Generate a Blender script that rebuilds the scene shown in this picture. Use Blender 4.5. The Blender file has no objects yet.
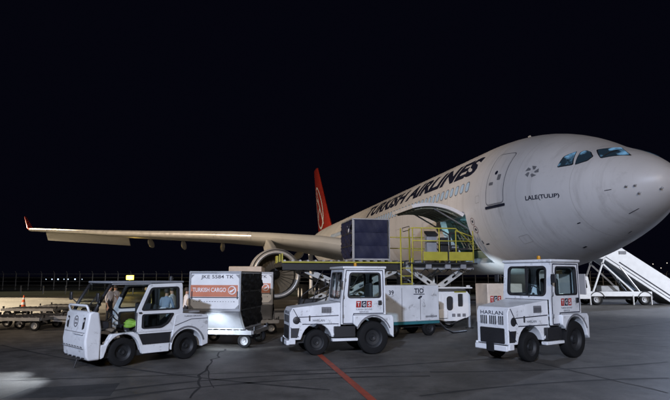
import bpy, bmesh, math, random
from mathutils import Vector, Matrix
from mathutils.bvhtree import BVHTree
random.seed(7)
S = bpy.context.scene
C = S.collection
R = math.radians
pi = math.pi

# ------------------------------------------------------------------ camera
CH, FPX, PT = 2.05, 545.1, 0.1385
cam = bpy.data.cameras.new('camera'); camo = bpy.data.objects.new('camera', cam); C.objects.link(camo)
camo.location = (0, 0, CH); camo.rotation_euler = (pi/2 + PT, 0, 0)
cam.sensor_width = 36; cam.lens = 36*FPX/670; cam.clip_start = .1; cam.clip_end = 3000
S.camera = camo
# ------------------------------------------------------------------ world, lights, exposure (night apron)
W = bpy.data.worlds.new('World'); S.world = W; W.use_nodes = True
bg = W.node_tree.nodes['Background']; bg.inputs[0].default_value = (.30, .32, .85, 1); bg.inputs[1].default_value = .0046
S.view_settings.view_transform = 'Standard'; S.view_settings.look = 'None'
S.view_settings.exposure = 0; S.view_settings.gamma = 1

def spot(name, loc, target, power, col, cone, blend=.5, size=.6):
    l = bpy.data.lights.new(name, 'SPOT'); l.energy = power; l.color = col
    l.spot_size = R(cone); l.spot_blend = blend; l.shadow_soft_size = size
    o = bpy.data.objects.new(name, l); C.objects.link(o); o.location = loc
    o.rotation_euler = (Vector(target) - Vector(loc)).to_track_quat('-Z', 'Y').to_euler()
    return o
WARM = (1, .80, .60); COOL = (.62, .73, 1); PALE = (.80, .86, 1)
MAST = (-56, -5.5, 23)
spot('mast_flood_stand', MAST, (0, 40, 4), 100000, WARM, 34, .40, .8)
spot('mast_flood_wing', MAST, (-12, 54, 4), 85000, WARM, 32, .5, .8)
spot('mast_flood_near', (-11, -34, 19), (-.5, 10.5, 0), 108000, COOL, 29.5, .85, .7)
spot('nose_fill', (8, -40, 24), (6, 26, 4), 36000, (1, .87, .78), 60, .8, .8)  # added fill that lifts and warms the nose, not a known mast
spot('mast_flood_far', (52, 12, 18), (19, 39, 1), 125000, PALE, 34, .6, .8)
spot('mast_flood_port', (60, 75, 18), (12, 30, 0), 60000, COOL, 46, .6, .8)
spot('mast_flood_apron', (-46, 58, 25), (-31, 42, 0), 190000, (1, .82, .56), 42, .35, 1.0)
spot('mast_flood_verge', (-80, 62, 22), (-20, 66, 0), 45000, (1, .9, .7), 40, .6, 1.2)

# ------------------------------------------------------------------ pixels to places (photo pixel grid 670 x 400)
def ray(px, py):
    x = (px-335)/FPX; y = -(py-200)/FPX; c, s = math.cos(PT), math.sin(PT)
    return Vector((x, c - y*s, s + y*c))
def G(px, py, z=0.):
    d = ray(px, py); k = (z-CH)/d.z
    return Vector((d.x*k, d.y*k, z))
def AY(px, py, Y):
    d = ray(px, py); k = Y/d.y
    return Vector((d.x*k, Y, CH + d.z*k))

# ------------------------------------------------------------------ materials
MATS = {}
def mat(name, col, rough=.5, metal=0., noise=.12, nscale=3., bump=0., bscale=40., emit=None, estr=0., spec=.5, dirt=0., coat=0.):
    if name in MATS: return MATS[name]
    m = bpy.data.materials.new(name); m.use_nodes = True; nt = m.node_tree; b = nt.nodes['Principled BSDF']
    b.inputs['Roughness'].default_value = rough; b.inputs['Metallic'].default_value = metal
    b.inputs['Specular IOR Level'].default_value = spec
    b.inputs['Coat Weight'].default_value = coat
    tc = nt.nodes.new('ShaderNodeTexCoord')
    n = nt.nodes.new('ShaderNodeTexNoise'); n.inputs['Scale'].default_value = nscale; n.inputs['Detail'].default_value = 6
    nt.links.new(tc.outputs['Object'], n.inputs['Vector'])
    mp = nt.nodes.new('ShaderNodeMapRange'); mp.inputs['From Min'].default_value = .3; mp.inputs['From Max'].default_value = .7
    mp.inputs['To Min'].default_value = 1-noise; mp.inputs['To Max'].default_value = 1+noise
    nt.links.new(n.outputs['Fac'], mp.inputs['Value'])
    mx = nt.nodes.new('ShaderNodeVectorMath'); mx.operation = 'SCALE'; mx.inputs[0].default_value = col[:3]
    nt.links.new(mp.outputs[0], mx.inputs['Scale'])
    out = mx.outputs[0]
    if dirt:
        n2 = nt.nodes.new('ShaderNodeTexNoise'); n2.inputs['Scale'].default_value = nscale*2.4; n2.inputs['Detail'].default_value = 10; n2.inputs['Roughness'].default_value = .78
        nt.links.new(tc.outputs['Object'], n2.inputs['Vector'])
        r2 = nt.nodes.new('ShaderNodeMapRange'); r2.inputs['From Min'].default_value = .56; r2.inputs['From Max'].default_value = .72
        r2.inputs['To Max'].default_value = dirt; nt.links.new(n2.outputs['Fac'], r2.inputs['Value'])
        mm = nt.nodes.new('ShaderNodeMixRGB'); mm.inputs[2].default_value = (.07, .06, .05, 1)
        nt.links.new(r2.outputs[0], mm.inputs[0]); nt.links.new(out, mm.inputs[1]); out = mm.outputs[0]
    nt.links.new(out, b.inputs['Base Color'])
    rr = nt.nodes.new('ShaderNodeMapRange'); rr.inputs['To Min'].default_value = max(.02, rough-.1); rr.inputs['To Max'].default_value = min(1, rough+.12)
    nt.links.new(n.outputs['Fac'], rr.inputs['Value']); nt.links.new(rr.outputs[0], b.inputs['Roughness'])
    if bump:
        bn = nt.nodes.new('ShaderNodeTexNoise'); bn.inputs['Scale'].default_value = bscale; bn.inputs['Detail'].default_value = 5
        nt.links.new(tc.outputs['Object'], bn.inputs['Vector'])
        bp = nt.nodes.new('ShaderNodeBump'); bp.inputs['Strength'].default_value = bump; bp.inputs['Distance'].default_value = .02
        nt.links.new(bn.outputs['Fac'], bp.inputs['Height']); nt.links.new(bp.outputs[0], b.inputs['Normal'])
    if emit:
        b.inputs['Emission Color'].default_value = (*emit, 1); b.inputs['Emission Strength'].default_value = estr
    MATS[name] = m
    return m
white = mat('white_paint', (.66, .67, .68), .38, noise=.12, dirt=.9, nscale=1.7, coat=.1)
white2 = mat('white_paint_clean', (.72, .72, .71), .42, noise=.05, dirt=.2)
cream = mat('cream_paint', (.62, .52, .42), .45, dirt=.3)
black = mat('black_plastic', (.018, .018, .02), .5)
rubber = mat('tyre_rubber', (.007, .007, .0075), .8, spec=.25, bump=.4, bscale=60)
dark = mat('dark_metal', (.022, .023, .025), .55, .4, dirt=.3)
steel = mat('steel', (.32, .32, .33), .42, .8, dirt=.4)
gal = mat('galvanised', (.30, .30, .30), .5, .4, dirt=.5)
grey = mat('grey_paint', (.22, .23, .25), .5, dirt=.3)
yellow = mat('yellow_paint', (.32, .29, .03), .5, dirt=.6)
red = mat('red_paint', (.36, .028, .018), .35)
orange = mat('orange_band', (.50, .17, .09), .5, dirt=.15)
navy = mat('navy_fabric', (.010, .012, .034), .6, spec=.3, bump=.25, bscale=22)
blackfab = mat('black_fabric', (.014, .015, .018), .7, spec=.3, bump=.3, bscale=20)
ink = mat('dark_blue_ink', (.012, .014, .03), .4)
inkred = mat('red_ink', (.35, .02, .015), .4)
inkwhite = mat('white_ink', (.7, .7, .7), .5)
inkgrey = mat('grey_ink', (.16, .16, .17), .5)
amber = mat('amber_lens', (.5, .22, .01), .25)
lampglass = mat('lamp_glass', (.5, .5, .5), .12)
seatm = mat('seat_fabric', (.02, .02, .022), .8)
vest = mat('hi_vis_fabric', (.15, .30, .03), .7)
skin = mat('skin', (.42, .24, .16), .55)
hair = mat('hair', (.02, .014, .01), .6)
aluminium = mat('aluminium_panel', (.55, .56, .58), .35, .55, dirt=.25)
teal = mat('teal_strip', (.03, .15, .17), .5)
holdm = mat('hold_lining', (.20, .30, .31), .5, dirt=.2)
doorin = mat('door_inner_lining', (.19, .195, .15), .5, dirt=.3)
def glass(name, tint=.75, refl=.1):
    m = bpy.data.materials.new(name); m.use_nodes = True; nt = m.node_tree; nt.nodes.clear()
    o = nt.nodes.new('ShaderNodeOutputMaterial'); mx = nt.nodes.new('ShaderNodeMixShader')
    t = nt.nodes.new('ShaderNodeBsdfTransparent'); t.inputs[0].default_value = (tint*.94, tint, tint, 1)
    gl = nt.nodes.new('ShaderNodeBsdfGlossy'); gl.inputs['Roughness'].default_value = .06
    lw = nt.nodes.new('ShaderNodeLayerWeight'); lw.inputs[0].default_value = .5
    pw = nt.nodes.new('ShaderNodeMath'); pw.operation = 'POWER'; pw.inputs[1].default_value = 4.5; nt.links.new(lw.outputs['Facing'], pw.inputs[0])
    f = nt.nodes.new('ShaderNodeMath'); f.operation = 'MULTIPLY_ADD'; f.inputs[1].default_value = .9; f.inputs[2].default_value = .045; nt.links.new(pw.outputs[0], f.inputs[0])
    nt.links.new(f.outputs[0], mx.inputs[0]); nt.links.new(t.outputs[0], mx.inputs[1]); nt.links.new(gl.outputs[0], mx.inputs[2])
    nt.links.new(mx.outputs[0], o.inputs[0]); MATS[name] = m
    return m
glassm = glass('window_glass', .97)
glassdark = glass('tinted_glass', .6)
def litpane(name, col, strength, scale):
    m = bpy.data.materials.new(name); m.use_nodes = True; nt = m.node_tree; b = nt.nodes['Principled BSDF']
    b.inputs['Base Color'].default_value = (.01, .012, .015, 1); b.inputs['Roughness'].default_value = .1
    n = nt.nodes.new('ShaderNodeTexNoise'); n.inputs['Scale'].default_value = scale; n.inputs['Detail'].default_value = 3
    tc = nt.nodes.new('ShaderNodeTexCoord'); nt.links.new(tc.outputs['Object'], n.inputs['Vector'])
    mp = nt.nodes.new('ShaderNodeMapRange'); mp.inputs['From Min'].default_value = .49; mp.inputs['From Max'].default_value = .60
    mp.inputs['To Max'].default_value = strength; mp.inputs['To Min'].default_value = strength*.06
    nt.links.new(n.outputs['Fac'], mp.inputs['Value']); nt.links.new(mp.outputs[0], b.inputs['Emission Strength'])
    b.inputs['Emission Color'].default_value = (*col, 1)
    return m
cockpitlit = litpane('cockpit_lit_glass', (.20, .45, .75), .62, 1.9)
cabinlit = mat('cabin_window', (.3, .36, .42), .25, emit=(.40, .60, .85), estr=.2, noise=.3, nscale=1.2)
def aircraft_paint():
    m = mat('aircraft_paint', (.60, .585, .575), .40, noise=.06, nscale=.6, dirt=.16)
    nt = m.node_tree; b = nt.nodes['Principled BSDF']
    # faint skin joints: circumferential rings and stringer lines as fine relief
    tc = nt.nodes.new('ShaderNodeTexCoord'); sp = nt.nodes.new('ShaderNodeSeparateXYZ'); nt.links.new(tc.outputs['Object'], sp.inputs[0])
    md = nt.nodes.new('ShaderNodeMath'); md.operation = 'PINGPONG'; md.inputs[1].default_value = 1.06
    nt.links.new(sp.outputs['X'], md.inputs[0])
    lt = nt.nodes.new('ShaderNodeMath'); lt.operation = 'LESS_THAN'; lt.inputs[1].default_value = .012
    nt.links.new(md.outputs[0], lt.inputs[0])
    n = nt.nodes.new('ShaderNodeTexNoise'); n.inputs['Scale'].default_value = 1.1
    nt.links.new(tc.outputs['Object'], n.inputs['Vector'])
    ad = nt.nodes.new('ShaderNodeMath'); ad.operation = 'MULTIPLY_ADD'; ad.inputs[1].default_value = -.25
    nt.links.new(lt.outputs[0], ad.inputs[0]); nt.links.new(n.outputs['Fac'], ad.inputs[2])
    old = b.inputs['Base Color'].links[0].from_socket
    dk = nt.nodes.new('ShaderNodeMixRGB'); dk.blend_type = 'MULTIPLY'; dk.inputs[2].default_value = (.84, .83, .82, 1); nt.links.new(lt.outputs[0], dk.inputs[0]); nt.links.new(old, dk.inputs[1])
    mapp = nt.nodes.new('ShaderNodeMapping'); mapp.inputs['Scale'].default_value = (2.2, .5, .22); nt.links.new(tc.outputs['Object'], mapp.inputs[0])
    sn = nt.nodes.new('ShaderNodeTexNoise'); sn.inputs['Scale'].default_value = 1.6; sn.inputs['Detail'].default_value = 7; sn.inputs['Roughness'].default_value = .7; nt.links.new(mapp.outputs[0], sn.inputs['Vector'])
    sr_ = nt.nodes.new('ShaderNodeMapRange'); sr_.inputs['From Min'].default_value = .52; sr_.inputs['From Max'].default_value = .72; sr_.inputs['To Max'].default_value = .32; nt.links.new(sn.outputs['Fac'], sr_.inputs['Value'])
    st_ = nt.nodes.new('ShaderNodeMixRGB'); st_.inputs[2].default_value = (.22, .20, .18, 1); nt.links.new(sr_.outputs[0], st_.inputs[0]); nt.links.new(dk.outputs[0], st_.inputs[1]); nt.links.new(st_.outputs[0], b.inputs['Base Color'])
    bp = nt.nodes.new('ShaderNodeBump'); bp.inputs['Strength'].default_value = .35; bp.inputs['Distance'].default_value = .03
    nt.links.new(ad.outputs[0], bp.inputs['Height']); nt.links.new(bp.outputs[0], b.inputs['Normal'])
    return m
skinm = aircraft_paint()

# ------------------------------------------------------------------ mesh helpers
def V(*a): return Vector(a)
class MB:
    def __init__(s): s.v = []; s.f = []
    def add(s, vs, fs):
        k = len(s.v); s.v += [Vector(p) for p in vs]; s.f += [tuple(i+k for i in f) for f in fs]; return s
    def box(s, c, d, rot=None):
        c = Vector(c); pts = []
        for z in (-.5, .5):
            for x, y in ((-.5, -.5), (.5, -.5), (.5, .5), (-.5, .5)):
                p = V(x*d[0], y*d[1], z*d[2])
                if rot is not None: p = rot @ p
                pts.append(c+p)
        return s.add(pts, [(3, 2, 1, 0), (4, 5, 6, 7), (0, 1, 5, 4), (1, 2, 6, 5), (2, 3, 7, 6), (3, 0, 4, 7)])
    def bar(s, a, b, w, h=None, up=(0, 0, 1)):
        a, b = Vector(a), Vector(b); h = h or w; d = (b-a).normalized(); u = Vector(up)
        if abs(d.dot(u)) > .99: u = V(1, 0, 0)
        x = d.cross(u).normalized(); y = x.cross(d)
        P = []
        for p in (a, b):
            P += [p-x*w/2-y*h/2, p+x*w/2-y*h/2, p+x*w/2+y*h/2, p-x*w/2+y*h/2]
        return s.add(P, [(0, 1, 2, 3), (7, 6, 5, 4), (0, 4, 5, 1), (1, 5, 6, 2), (2, 6, 7, 3), (3, 7, 4, 0)])
    def tube(s, pts, r, n=8, cap=True):
        pts = [Vector(p) for p in pts]; k = len(pts); rs = r if isinstance(r, (list, tuple)) else [r]*k
        P = []; ref = None
        for i, p in enumerate(pts):
            d = (pts[min(i+1, k-1)] - pts[max(i-1, 0)]).normalized()
            if ref is None:
                ref = V(0, 0, 1) if abs(d.z) < .9 else V(1, 0, 0)
            x = d.cross(ref).normalized(); y = x.cross(d); ref = y
            P += [p + (x*math.cos(2*pi*j/n) + y*math.sin(2*pi*j/n))*rs[i] for j in range(n)]
        F = [(i*n+j, i*n+(j+1) % n, (i+1)*n+(j+1) % n, (i+1)*n+j) for i in range(k-1) for j in range(n)]
        if cap: F += [tuple(range(n-1, -1, -1)), tuple((k-1)*n+j for j in range(n))]
        return s.add(P, F)
    def lathe(s, prof, o=(0, 0, 0), axis=(0, 0, 1), n=24, close=False):
        # prof: (r, h) along axis
        o = Vector(o); a = Vector(axis).normalized(); x = a.orthogonal().normalized(); y = a.cross(x)
        P = [o + a*h + (x*math.cos(2*pi*j/n)+y*math.sin(2*pi*j/n))*r for r, h in prof for j in range(n)]
        k = len(prof); F = []
        for i in range(k if close else k-1):
            i2 = (i+1) % k
            F += [(i*n+j, i*n+(j+1) % n, i2*n+(j+1) % n, i2*n+j) for j in range(n)]
        return s.add(P, F)
    def prism(s, prof, lo, hi, frame=lambda u, v, w: V(u, w, v)):
        return s.slab(prof, [], lo, hi, frame)
    def slab(s, outer, holes, lo, hi, frame=lambda u, v, w: V(u, w, v)):
        # planar polygon with holes, extruded between w = lo and hi
        tri, pts = polyfill(outer, holes)
        n = len(pts)
        P = [frame(u, v, lo) for u, v in pts] + [frame(u, v, hi) for u, v in pts]
        F = [tuple(reversed(t)) for t in tri] + [tuple(i+n for i in t) for t in tri]
        k = 0
        for loop in [outer]+list(holes):
            m = len(loop)
            F += [(k+i, k+(i+1) % m, k+(i+1) % m+n, k+i+n) for i in range(m)]
            k += m
        return s.add(P, F)
    def build(s, name, m, parent=None, smooth=False, bevel=0., seg=2, loc=None, rot=None):
        me = bpy.data.meshes.new(name); me.from_pydata([tuple(p) for p in s.v], [], s.f); me.update()
        bm = bmesh.new(); bm.from_mesh(me); bmesh.ops.recalc_face_normals(bm, faces=bm.faces[:]); bm.to_mesh(me); bm.free()
        return link(name, me, m, parent, smooth, bevel, seg, loc, rot)
def link(name, me, m, parent=None, smooth=False, bevel=0., seg=2, loc=None, rot=None):
    o = bpy.data.objects.new(name, me); C.objects.link(o)
    if m is not None and not me.materials: me.materials.append(m)
    if parent is not None: o.parent = parent
    if loc is not None: o.location = loc
    if rot is not None: o.rotation_euler = rot
    if smooth:
        me.polygons.foreach_set('use_smooth', [True]*len(me.polygons))
        if smooth == 'auto': me.set_sharp_from_angle(angle=R(38))
    if bevel:
        b = o.modifiers.new('bevel', 'BEVEL'); b.width = bevel; b.segments = seg; b.limit_method = 'ANGLE'; b.angle_limit = R(40)
        me.polygons.foreach_set('use_smooth', [True]*len(me.polygons)); me.set_sharp_from_angle(angle=R(50))
    return o
def polyfill(outer, holes):
    bm = bmesh.new(); pts = []; es = []
    for loop in [outer]+list(holes):
        vs = [bm.verts.new((u, v, 0)) for u, v in loop]; pts += list(loop)
        es += [bm.edges.new((vs[i], vs[(i+1) % len(vs)])) for i in range(len(vs))]
    bm.verts.index_update()
    bmesh.ops.triangle_fill(bm, use_beauty=True, use_dissolve=False, edges=es, normal=(0, 0, 1))
    tri = [tuple(v.index for v in f.verts) for f in bm.faces]
    bm.free()
    return tri, pts
def rrect(x0, y0, x1, y1, r, n=4):
    out = []
    for cx, cy, a0 in ((x1-r, y1-r, 0), (x0+r, y1-r, 90), (x0+r, y0+r, 180), (x1-r, y0+r, 270)):
        out += [(cx+r*math.cos(R(a0+90*i/n)), cy+r*math.sin(R(a0+90*i/n))) for i in range(n+1)]
    return out
def rpoly(pts, r, n=4):
    # polygon with rounded corners
    out = []; k = len(pts)
    for i in range(k):
        p = Vector(pts[i]); a = Vector(pts[i-1]); b = Vector(pts[(i+1) % k])
        da, db = a-p, b-p; rr = min(r, da.length*.45, db.length*.45)
        p0 = p+da.normalized()*rr; p1 = p+db.normalized()*rr
        for j in range(n+1):
            t = j/n; q = p0*(1-t)**2 + p*2*t*(1-t) + p1*t*t; out.append((q.x, q.y))
    return out
def circ(cx, cy, r, n=20): return [(cx+r*math.cos(2*pi*i/n), cy+r*math.sin(2*pi*i/n)) for i in range(n)]
def inset(poly, d):
    # crude inset towards the centroid
    cx = sum(p[0] for p in poly)/len(poly); cy = sum(p[1] for p in poly)/len(poly)
    out = []
    for x, y in poly:
        v = Vector((x-cx, y-cy)); l = v.length; out.append((cx+v.x*(l-d)/l, cy+v.y*(l-d)/l))
    return out
def thing(name, label, cat, loc=(0, 0, 0), rz=0., group=None):
    o = bpy.data.objects.new(name, None); C.objects.link(o); o.location = loc; o.rotation_euler = (0, 0, rz)
    o.empty_display_size = .3
    return tag(o, label, cat, group)
def tag(o, label, cat, group=None):
    o['label'] = label; o['category'] = cat
    if group: o['group'] = group
    return o
def text_mesh(body, bold=0.):
    cu = bpy.data.curves.new('t', 'FONT'); cu.body = body; cu.size = 1; cu.offset = bold; cu.resolution_u = 3
    o = bpy.data.objects.new('t', cu); C.objects.link(o)
    dg = bpy.context.evaluated_depsgraph_get(); dg.update()
    me = bpy.data.meshes.new_from_object(o.evaluated_get(dg))
    vs = [v.co.copy() for v in me.vertices]; fs = [tuple(p.vertices) for p in me.polygons]
    bpy.data.objects.remove(o); bpy.data.curves.remove(cu); bpy.data.meshes.remove(me)
    x0 = min(v.x for v in vs); x1 = max(v.x for v in vs); y0 = min(v.y for v in vs); y1 = max(v.y for v in vs)
    return [((v.x-x0)/(x1-x0), (v.y-y0)/(y1-y0)) for v in vs], fs, (x1-x0)/(y1-y0)
def lettering(name, body, parent, m, o, ux, uy, width, height, bold=.01, slant=0.):
    # flat print, 3 mm proud is in o
    vs, fs, asp = text_mesh(body, bold); o, ux, uy = Vector(o), Vector(ux).normalized(), Vector(uy).normalized()
    mb = MB().add([o+ux*(u*width+slant*v*height)+uy*v*height for u, v in vs], fs)
    me = bpy.data.meshes.new(name); me.from_pydata([tuple(p) for p in mb.v], [], mb.f); me.update()
    return link(name, me, m, parent)
WH = {}
def wheel(parent, pos, r, w, rimcol=None, axis='y', side=1):
    key = (r, w, axis, rimcol.name if rimcol else '')
    a = {'y': V(0, 1, 0), 'x': V(1, 0, 0)}[axis]
    if key not in WH:
        t = MB(); q = r*.16
        t.lathe([(r*.6, -w*.48), (r*.82, -w*.5), (r-q*.3, -w*.43), (r, -w*.3), (r, w*.3), (r-q*.3, w*.43), (r*.82, w*.5), (r*.6, w*.48)], axis=a, n=28, close=True)
        rm = MB(); rm.lathe([(.001, w*.20), (r*.16, w*.30), (r*.2, w*.30), (r*.24, w*.12), (r*.45, w*.18), (r*.56, w*.40), (r*.61, w*.44), (r*.61, -w*.44), (r*.56, -w*.40), (r*.45, -w*.18), (r*.24, -w*.12), (r*.2, -w*.30), (r*.16, -w*.30), (.001, -w*.2)], axis=a, n=20)
        o1 = rm.build('wheel', rimcol or steel, parent, smooth='auto', loc=pos)
        o2 = t.build('tyre', rubber, o1, smooth='auto')
        WH[key] = (o1.data, o2.data)
        return o1
    d1, d2 = WH[key]
    o1 = link('wheel', d1, None, parent, loc=pos); link('tyre', d2, None, o1)
    return o1
def struct(o): o['kind'] = 'structure'; return o

# ================================================================== SETTING
def ground_material(name, col, c2, big, fine, rough):
    m = bpy.data.materials.new(name); m.use_nodes = True; nt = m.node_tree; b = nt.nodes['Principled BSDF']
    tc = nt.nodes.new('ShaderNodeTexCoord')
    def noise(s, d, r=.6):
        n = nt.nodes.new('ShaderNodeTexNoise'); n.inputs['Scale'].default_value = s; n.inputs['Detail'].default_value = d; n.inputs['Roughness'].default_value = r
        nt.links.new(tc.outputs['Object'], n.inputs['Vector']); return n
    a, f, g2 = noise(big, 8, .62), noise(fine, 8, .85), noise(1.3, 8, .8)
    mp = nt.nodes.new('ShaderNodeMapRange'); mp.inputs['From Min'].default_value = .35; mp.inputs['From Max'].default_value = .66
    nt.links.new(a.outputs['Fac'], mp.inputs['Value'])
    mx = nt.nodes.new('ShaderNodeMixRGB'); mx.inputs[1].default_value = (*col, 1); mx.inputs[2].default_value = (*c2, 1); nt.links.new(mp.outputs[0], mx.inputs[0])
    m2 = nt.nodes.new('ShaderNodeMixRGB'); m2.blend_type = 'MULTIPLY'; m2.inputs[0].default_value = 1
    r2 = nt.nodes.new('ShaderNodeMapRange'); r2.inputs['From Min'].default_value = .25; r2.inputs['From Max'].default_value = .75; r2.inputs['To Min'].default_value = .3; r2.inputs['To Max'].default_value = 1.75
    nt.links.new(f.outputs['Fac'], r2.inputs['Value'])
    r3 = nt.nodes.new('ShaderNodeMapRange'); r3.inputs['From Min'].default_value = .3; r3.inputs['From Max'].default_value = .7; r3.inputs['To Min'].default_value = .4; r3.inputs['To Max'].default_value = 1.6
    nt.links.new(g2.outputs['Fac'], r3.inputs['Value'])
    ml0 = nt.nodes.new('ShaderNodeMath'); ml0.operation = 'MULTIPLY'; nt.links.new(r2.outputs[0], ml0.inputs[0]); nt.links.new(r3.outputs[0], ml0.inputs[1])
    sp_ = noise(.55, 9, .75); r4 = nt.nodes.new('ShaderNodeMapRange'); r4.inputs['From Min'].default_value = .56; r4.inputs['From Max'].default_value = .66; r4.inputs['To Min'].default_value = 1; r4.inputs['To Max'].default_value = .5
    nt.links.new(sp_.outputs['Fac'], r4.inputs['Value'])
    ml = nt.nodes.new('ShaderNodeMath'); ml.operation = 'MULTIPLY'; nt.links.new(ml0.outputs[0], ml.inputs[0]); nt.links.new(r4.outputs[0], ml.inputs[1])
    nt.links.new(mx.outputs[0], m2.inputs[1]); nt.links.new(ml.outputs[0], m2.inputs[2]); nt.links.new(m2.outputs[0], b.inputs['Base Color'])
    bp = nt.nodes.new('ShaderNodeBump'); bp.inputs['Strength'].default_value = .6; bp.inputs['Distance'].default_value = .012
    nt.links.new(f.outputs['Fac'], bp.inputs['Height']); nt.links.new(bp.outputs[0], b.inputs['Normal'])
    rr = nt.nodes.new('ShaderNodeMapRange'); rr.inputs['To Min'].default_value = rough-.15; rr.inputs['To Max'].default_value = rough+.2
    nt.links.new(a.outputs['Fac'], rr.inputs['Value']); nt.links.new(rr.outputs[0], b.inputs['Roughness'])
    return m
apronm = ground_material('apron_asphalt', (.060, .056, .051), (.115, .108, .098), .16, 38, .52)
grassm = ground_material('grass_ground', (.045, .052, .026), (.085, .085, .045), .2, 6, .9)
def sheet(name, x0, y0, x1, y1, z, m, n=1):
    mb = MB()
    mb.add([(x0, y0, z), (x1, y0, z), (x1, y1, z), (x0, y1, z)], [(0, 1, 2, 3)])
    return mb.build(name, m)
ground = struct(sheet('ground', -900, -60, 900, 1500, -.02, grassm))
apron = struct(sheet('apron', -300, -60, 300, 56, 0, apronm))
def strip(mb, pts, w, z=.004, jit=0.):
    pts = [Vector(p) for p in pts]; P = []
    for i, p in enumerate(pts):
        d = (pts[min(i+1, len(pts)-1)]-pts[max(i-1, 0)]); d.z = 0; d.normalize(); n = V(-d.y, d.x, 0)
        ww = w*(1+random.uniform(-jit, jit))
        P += [V(p.x, p.y, z)+n*ww/2, V(p.x, p.y, z)-n*ww/2]
    mb.add(P, [(2*i, 2*i+1, 2*i+3, 2*i+2) for i in range(len(pts)-1)])
sealm = mat('joint_sealant', (.016, .016, .016), .7)
def jagged(a, b, n, amp):
    a, b = Vector(a), Vector(b); d = b-a; nn = V(-d.y, d.x, 0).normalized()
    return [a+d*i/n + nn*random.uniform(-amp, amp)*(0 < i < n) for i in range(n+1)]
for (a, b, w, amp, n) in [((0, 381), (335, 369.5), .05, .02, 14), ((335, 369.5), (510, 357.5), .05, .02, 12), ((530, 361), (668, 393), .045, .03, 12),
                     ((225, 349), (208, 366), .05, .10, 9), ((208, 366), (190, 398), .05, .09, 11), ((208, 366), (214, 388), .025, .05, 6), ((560, 338), (668, 347), .04, .02, 10), ((0, 352), (60, 347), .04, .02, 5), ((600, 330), (670, 322), .05, .02, 8)]:
    mb = MB(); strip(mb, jagged(G(*a), G(*b), n, amp), w, .004, .35); mb.build('pavement_joint' if amp < .035 else 'pavement_crack', sealm, apron)
tyrem = mat('tyre_mark', (.034, .033, .032), .7, noise=.4, nscale=3)
def curve_pts(p0, p1, p2, n=14): return [p0*(1-t)**2+p1*2*t*(1-t)+p2*t*t for t in [i/n for i in range(n+1)]]
for k, (a, m_, b) in enumerate([((60, 398), (230, 372), (420, 372)), ((75, 404), (240, 377), (430, 376)), ((430, 372), (560, 372), (668, 362)), ((420, 396), (540, 380), (669, 378)), ((1, 345), (120, 374), (330, 390))]):
    mb = MB(); strip(mb, curve_pts(G(*a), G(*m_), G(*b)), .10, .0025, .5); mb.build('tyre_mark', tyrem, apron)
patchm = ground_material('asphalt_patch', (.028, .028, .029), (.045, .045, .045), .5, 38, .7)
for (q, z) in (([(30, 388), (120, 383), (110, 396), (0, 399)], .0015),):
    MB().add([G(*p_)+V(0, 0, z) for p_ in q], [(0, 1, 2, 3)]).build('asphalt_patch', patchm, apron)
linem = mat('red_line_paint', (.33, .055, .025), .6, noise=.3, nscale=6, dirt=.7)
d = (G(372, 400)-G(322, 357)); mb = MB(); strip(mb, [G(322, 357)-d*.9, G(322, 357), G(372, 400), G(372, 400)+d*1.0], .15, .008); mb.build('painted_line', linem, apron)
linw = mat('worn_white_line', (.4, .39, .36), .6, noise=.3, nscale=5, dirt=.6)
mb = MB(); strip(mb, [V(-60, 47, 0), V(60, 45, 0)], .3, .008); mb.build('painted_line', linw, apron)
mb = MB(); strip(mb, [V(-70, 33, 0), V(-5, 31, 0)], .15, .008); mb.build('painted_line', linw, apron)

# perimeter fence: posts, rails, mesh strands
fence = thing('perimeter_fence', 'long wire fence with grey posts beyond the grass at the dark horizon', 'fence', (0, 82, 0))
FP = None
for i in range(-36, 38):
    x = i*1.9
    if FP is None:
        mb = MB(); mb.box((0, 0, 1.2), (.09, .09, 2.4)); mb.bar((0, 0, 2.4), (0, -.35, 2.75), .06); FP = mb.build('post', gal, fence, loc=(x, 0, 0)).data
    else: link('post', FP, None, fence, loc=(x, 0, 0))
for z in (.15, .7, 1.25, 1.8, 2.35):
    MB().tube([(-69, 0, z), (71, 0, z)], .022, 5).build('wire', gal, fence)
rail = thing('low_barrier', 'low row of short posts standing in the grass before the fence', 'barrier', (0, 64, 0))
for i in range(-22, 24):
    MB().box((i*2.6, 0, .45), (.1, .1, .94)).build('post', grey, rail)
MB().box((2, 0, .78), (120, .05, .1)).build('rail', dark, rail)

# far lights, each on its own mast
lampm = mat('far_lamp', (1, 1, 1), .5, emit=(1, .9, .75), estr=1.2)
lampb = mat('far_lamp_cool', (1, 1, 1), .5, emit=(.6, .75, 1), estr=2.0)
lampy = mat('yellow_lamp', (1, .8, .1), .5, emit=(1, .62, .07), estr=7)
def far_lamp(px, py, Y, r, m, label):
    p = AY(px, py, Y); z = max(p.z, .3)
    t = thing('lamp_post', label, 'lamp', (p.x, Y, 0), group='far lamps beyond the fence')
    MB().tube([(0, 0, 0), (0, 0, z-r*.5)], r*.22, 6).build('pole', dark, t)
    MB().lathe([(.001, -r), (r*.7, -r*.7), (r, 0), (r*.7, r*.7), (.001, r)], (0, 0, z), n=12).build('lamp_head', m, t, smooth=True)
for i, (px, py) in enumerate([(46, 280.0), (52, 279.2), (58, 280.2), (64, 279.2), (68, 280.4), (75, 279.4), (82, 280.1)]):
    far_lamp(px, py, 300, .22+.09*(i % 3), lampb, f'tiny pale lamp on the horizon, {["first","second","third","fourth","fifth","sixth","seventh"][i]} from left of a row behind the fence')
for i, (px, py) in enumerate([(653, 264), (661, 268), (667, 263)]):
    far_lamp(px, py, 320, .27, lampm, ['small warm far lamp above the stairs, leftmost of three', 'small warm far lamp above the stairs, lowest of three', 'small warm far lamp closest to the right edge of the picture'][i])
p = AY(130, 277.5, 70)
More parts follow.
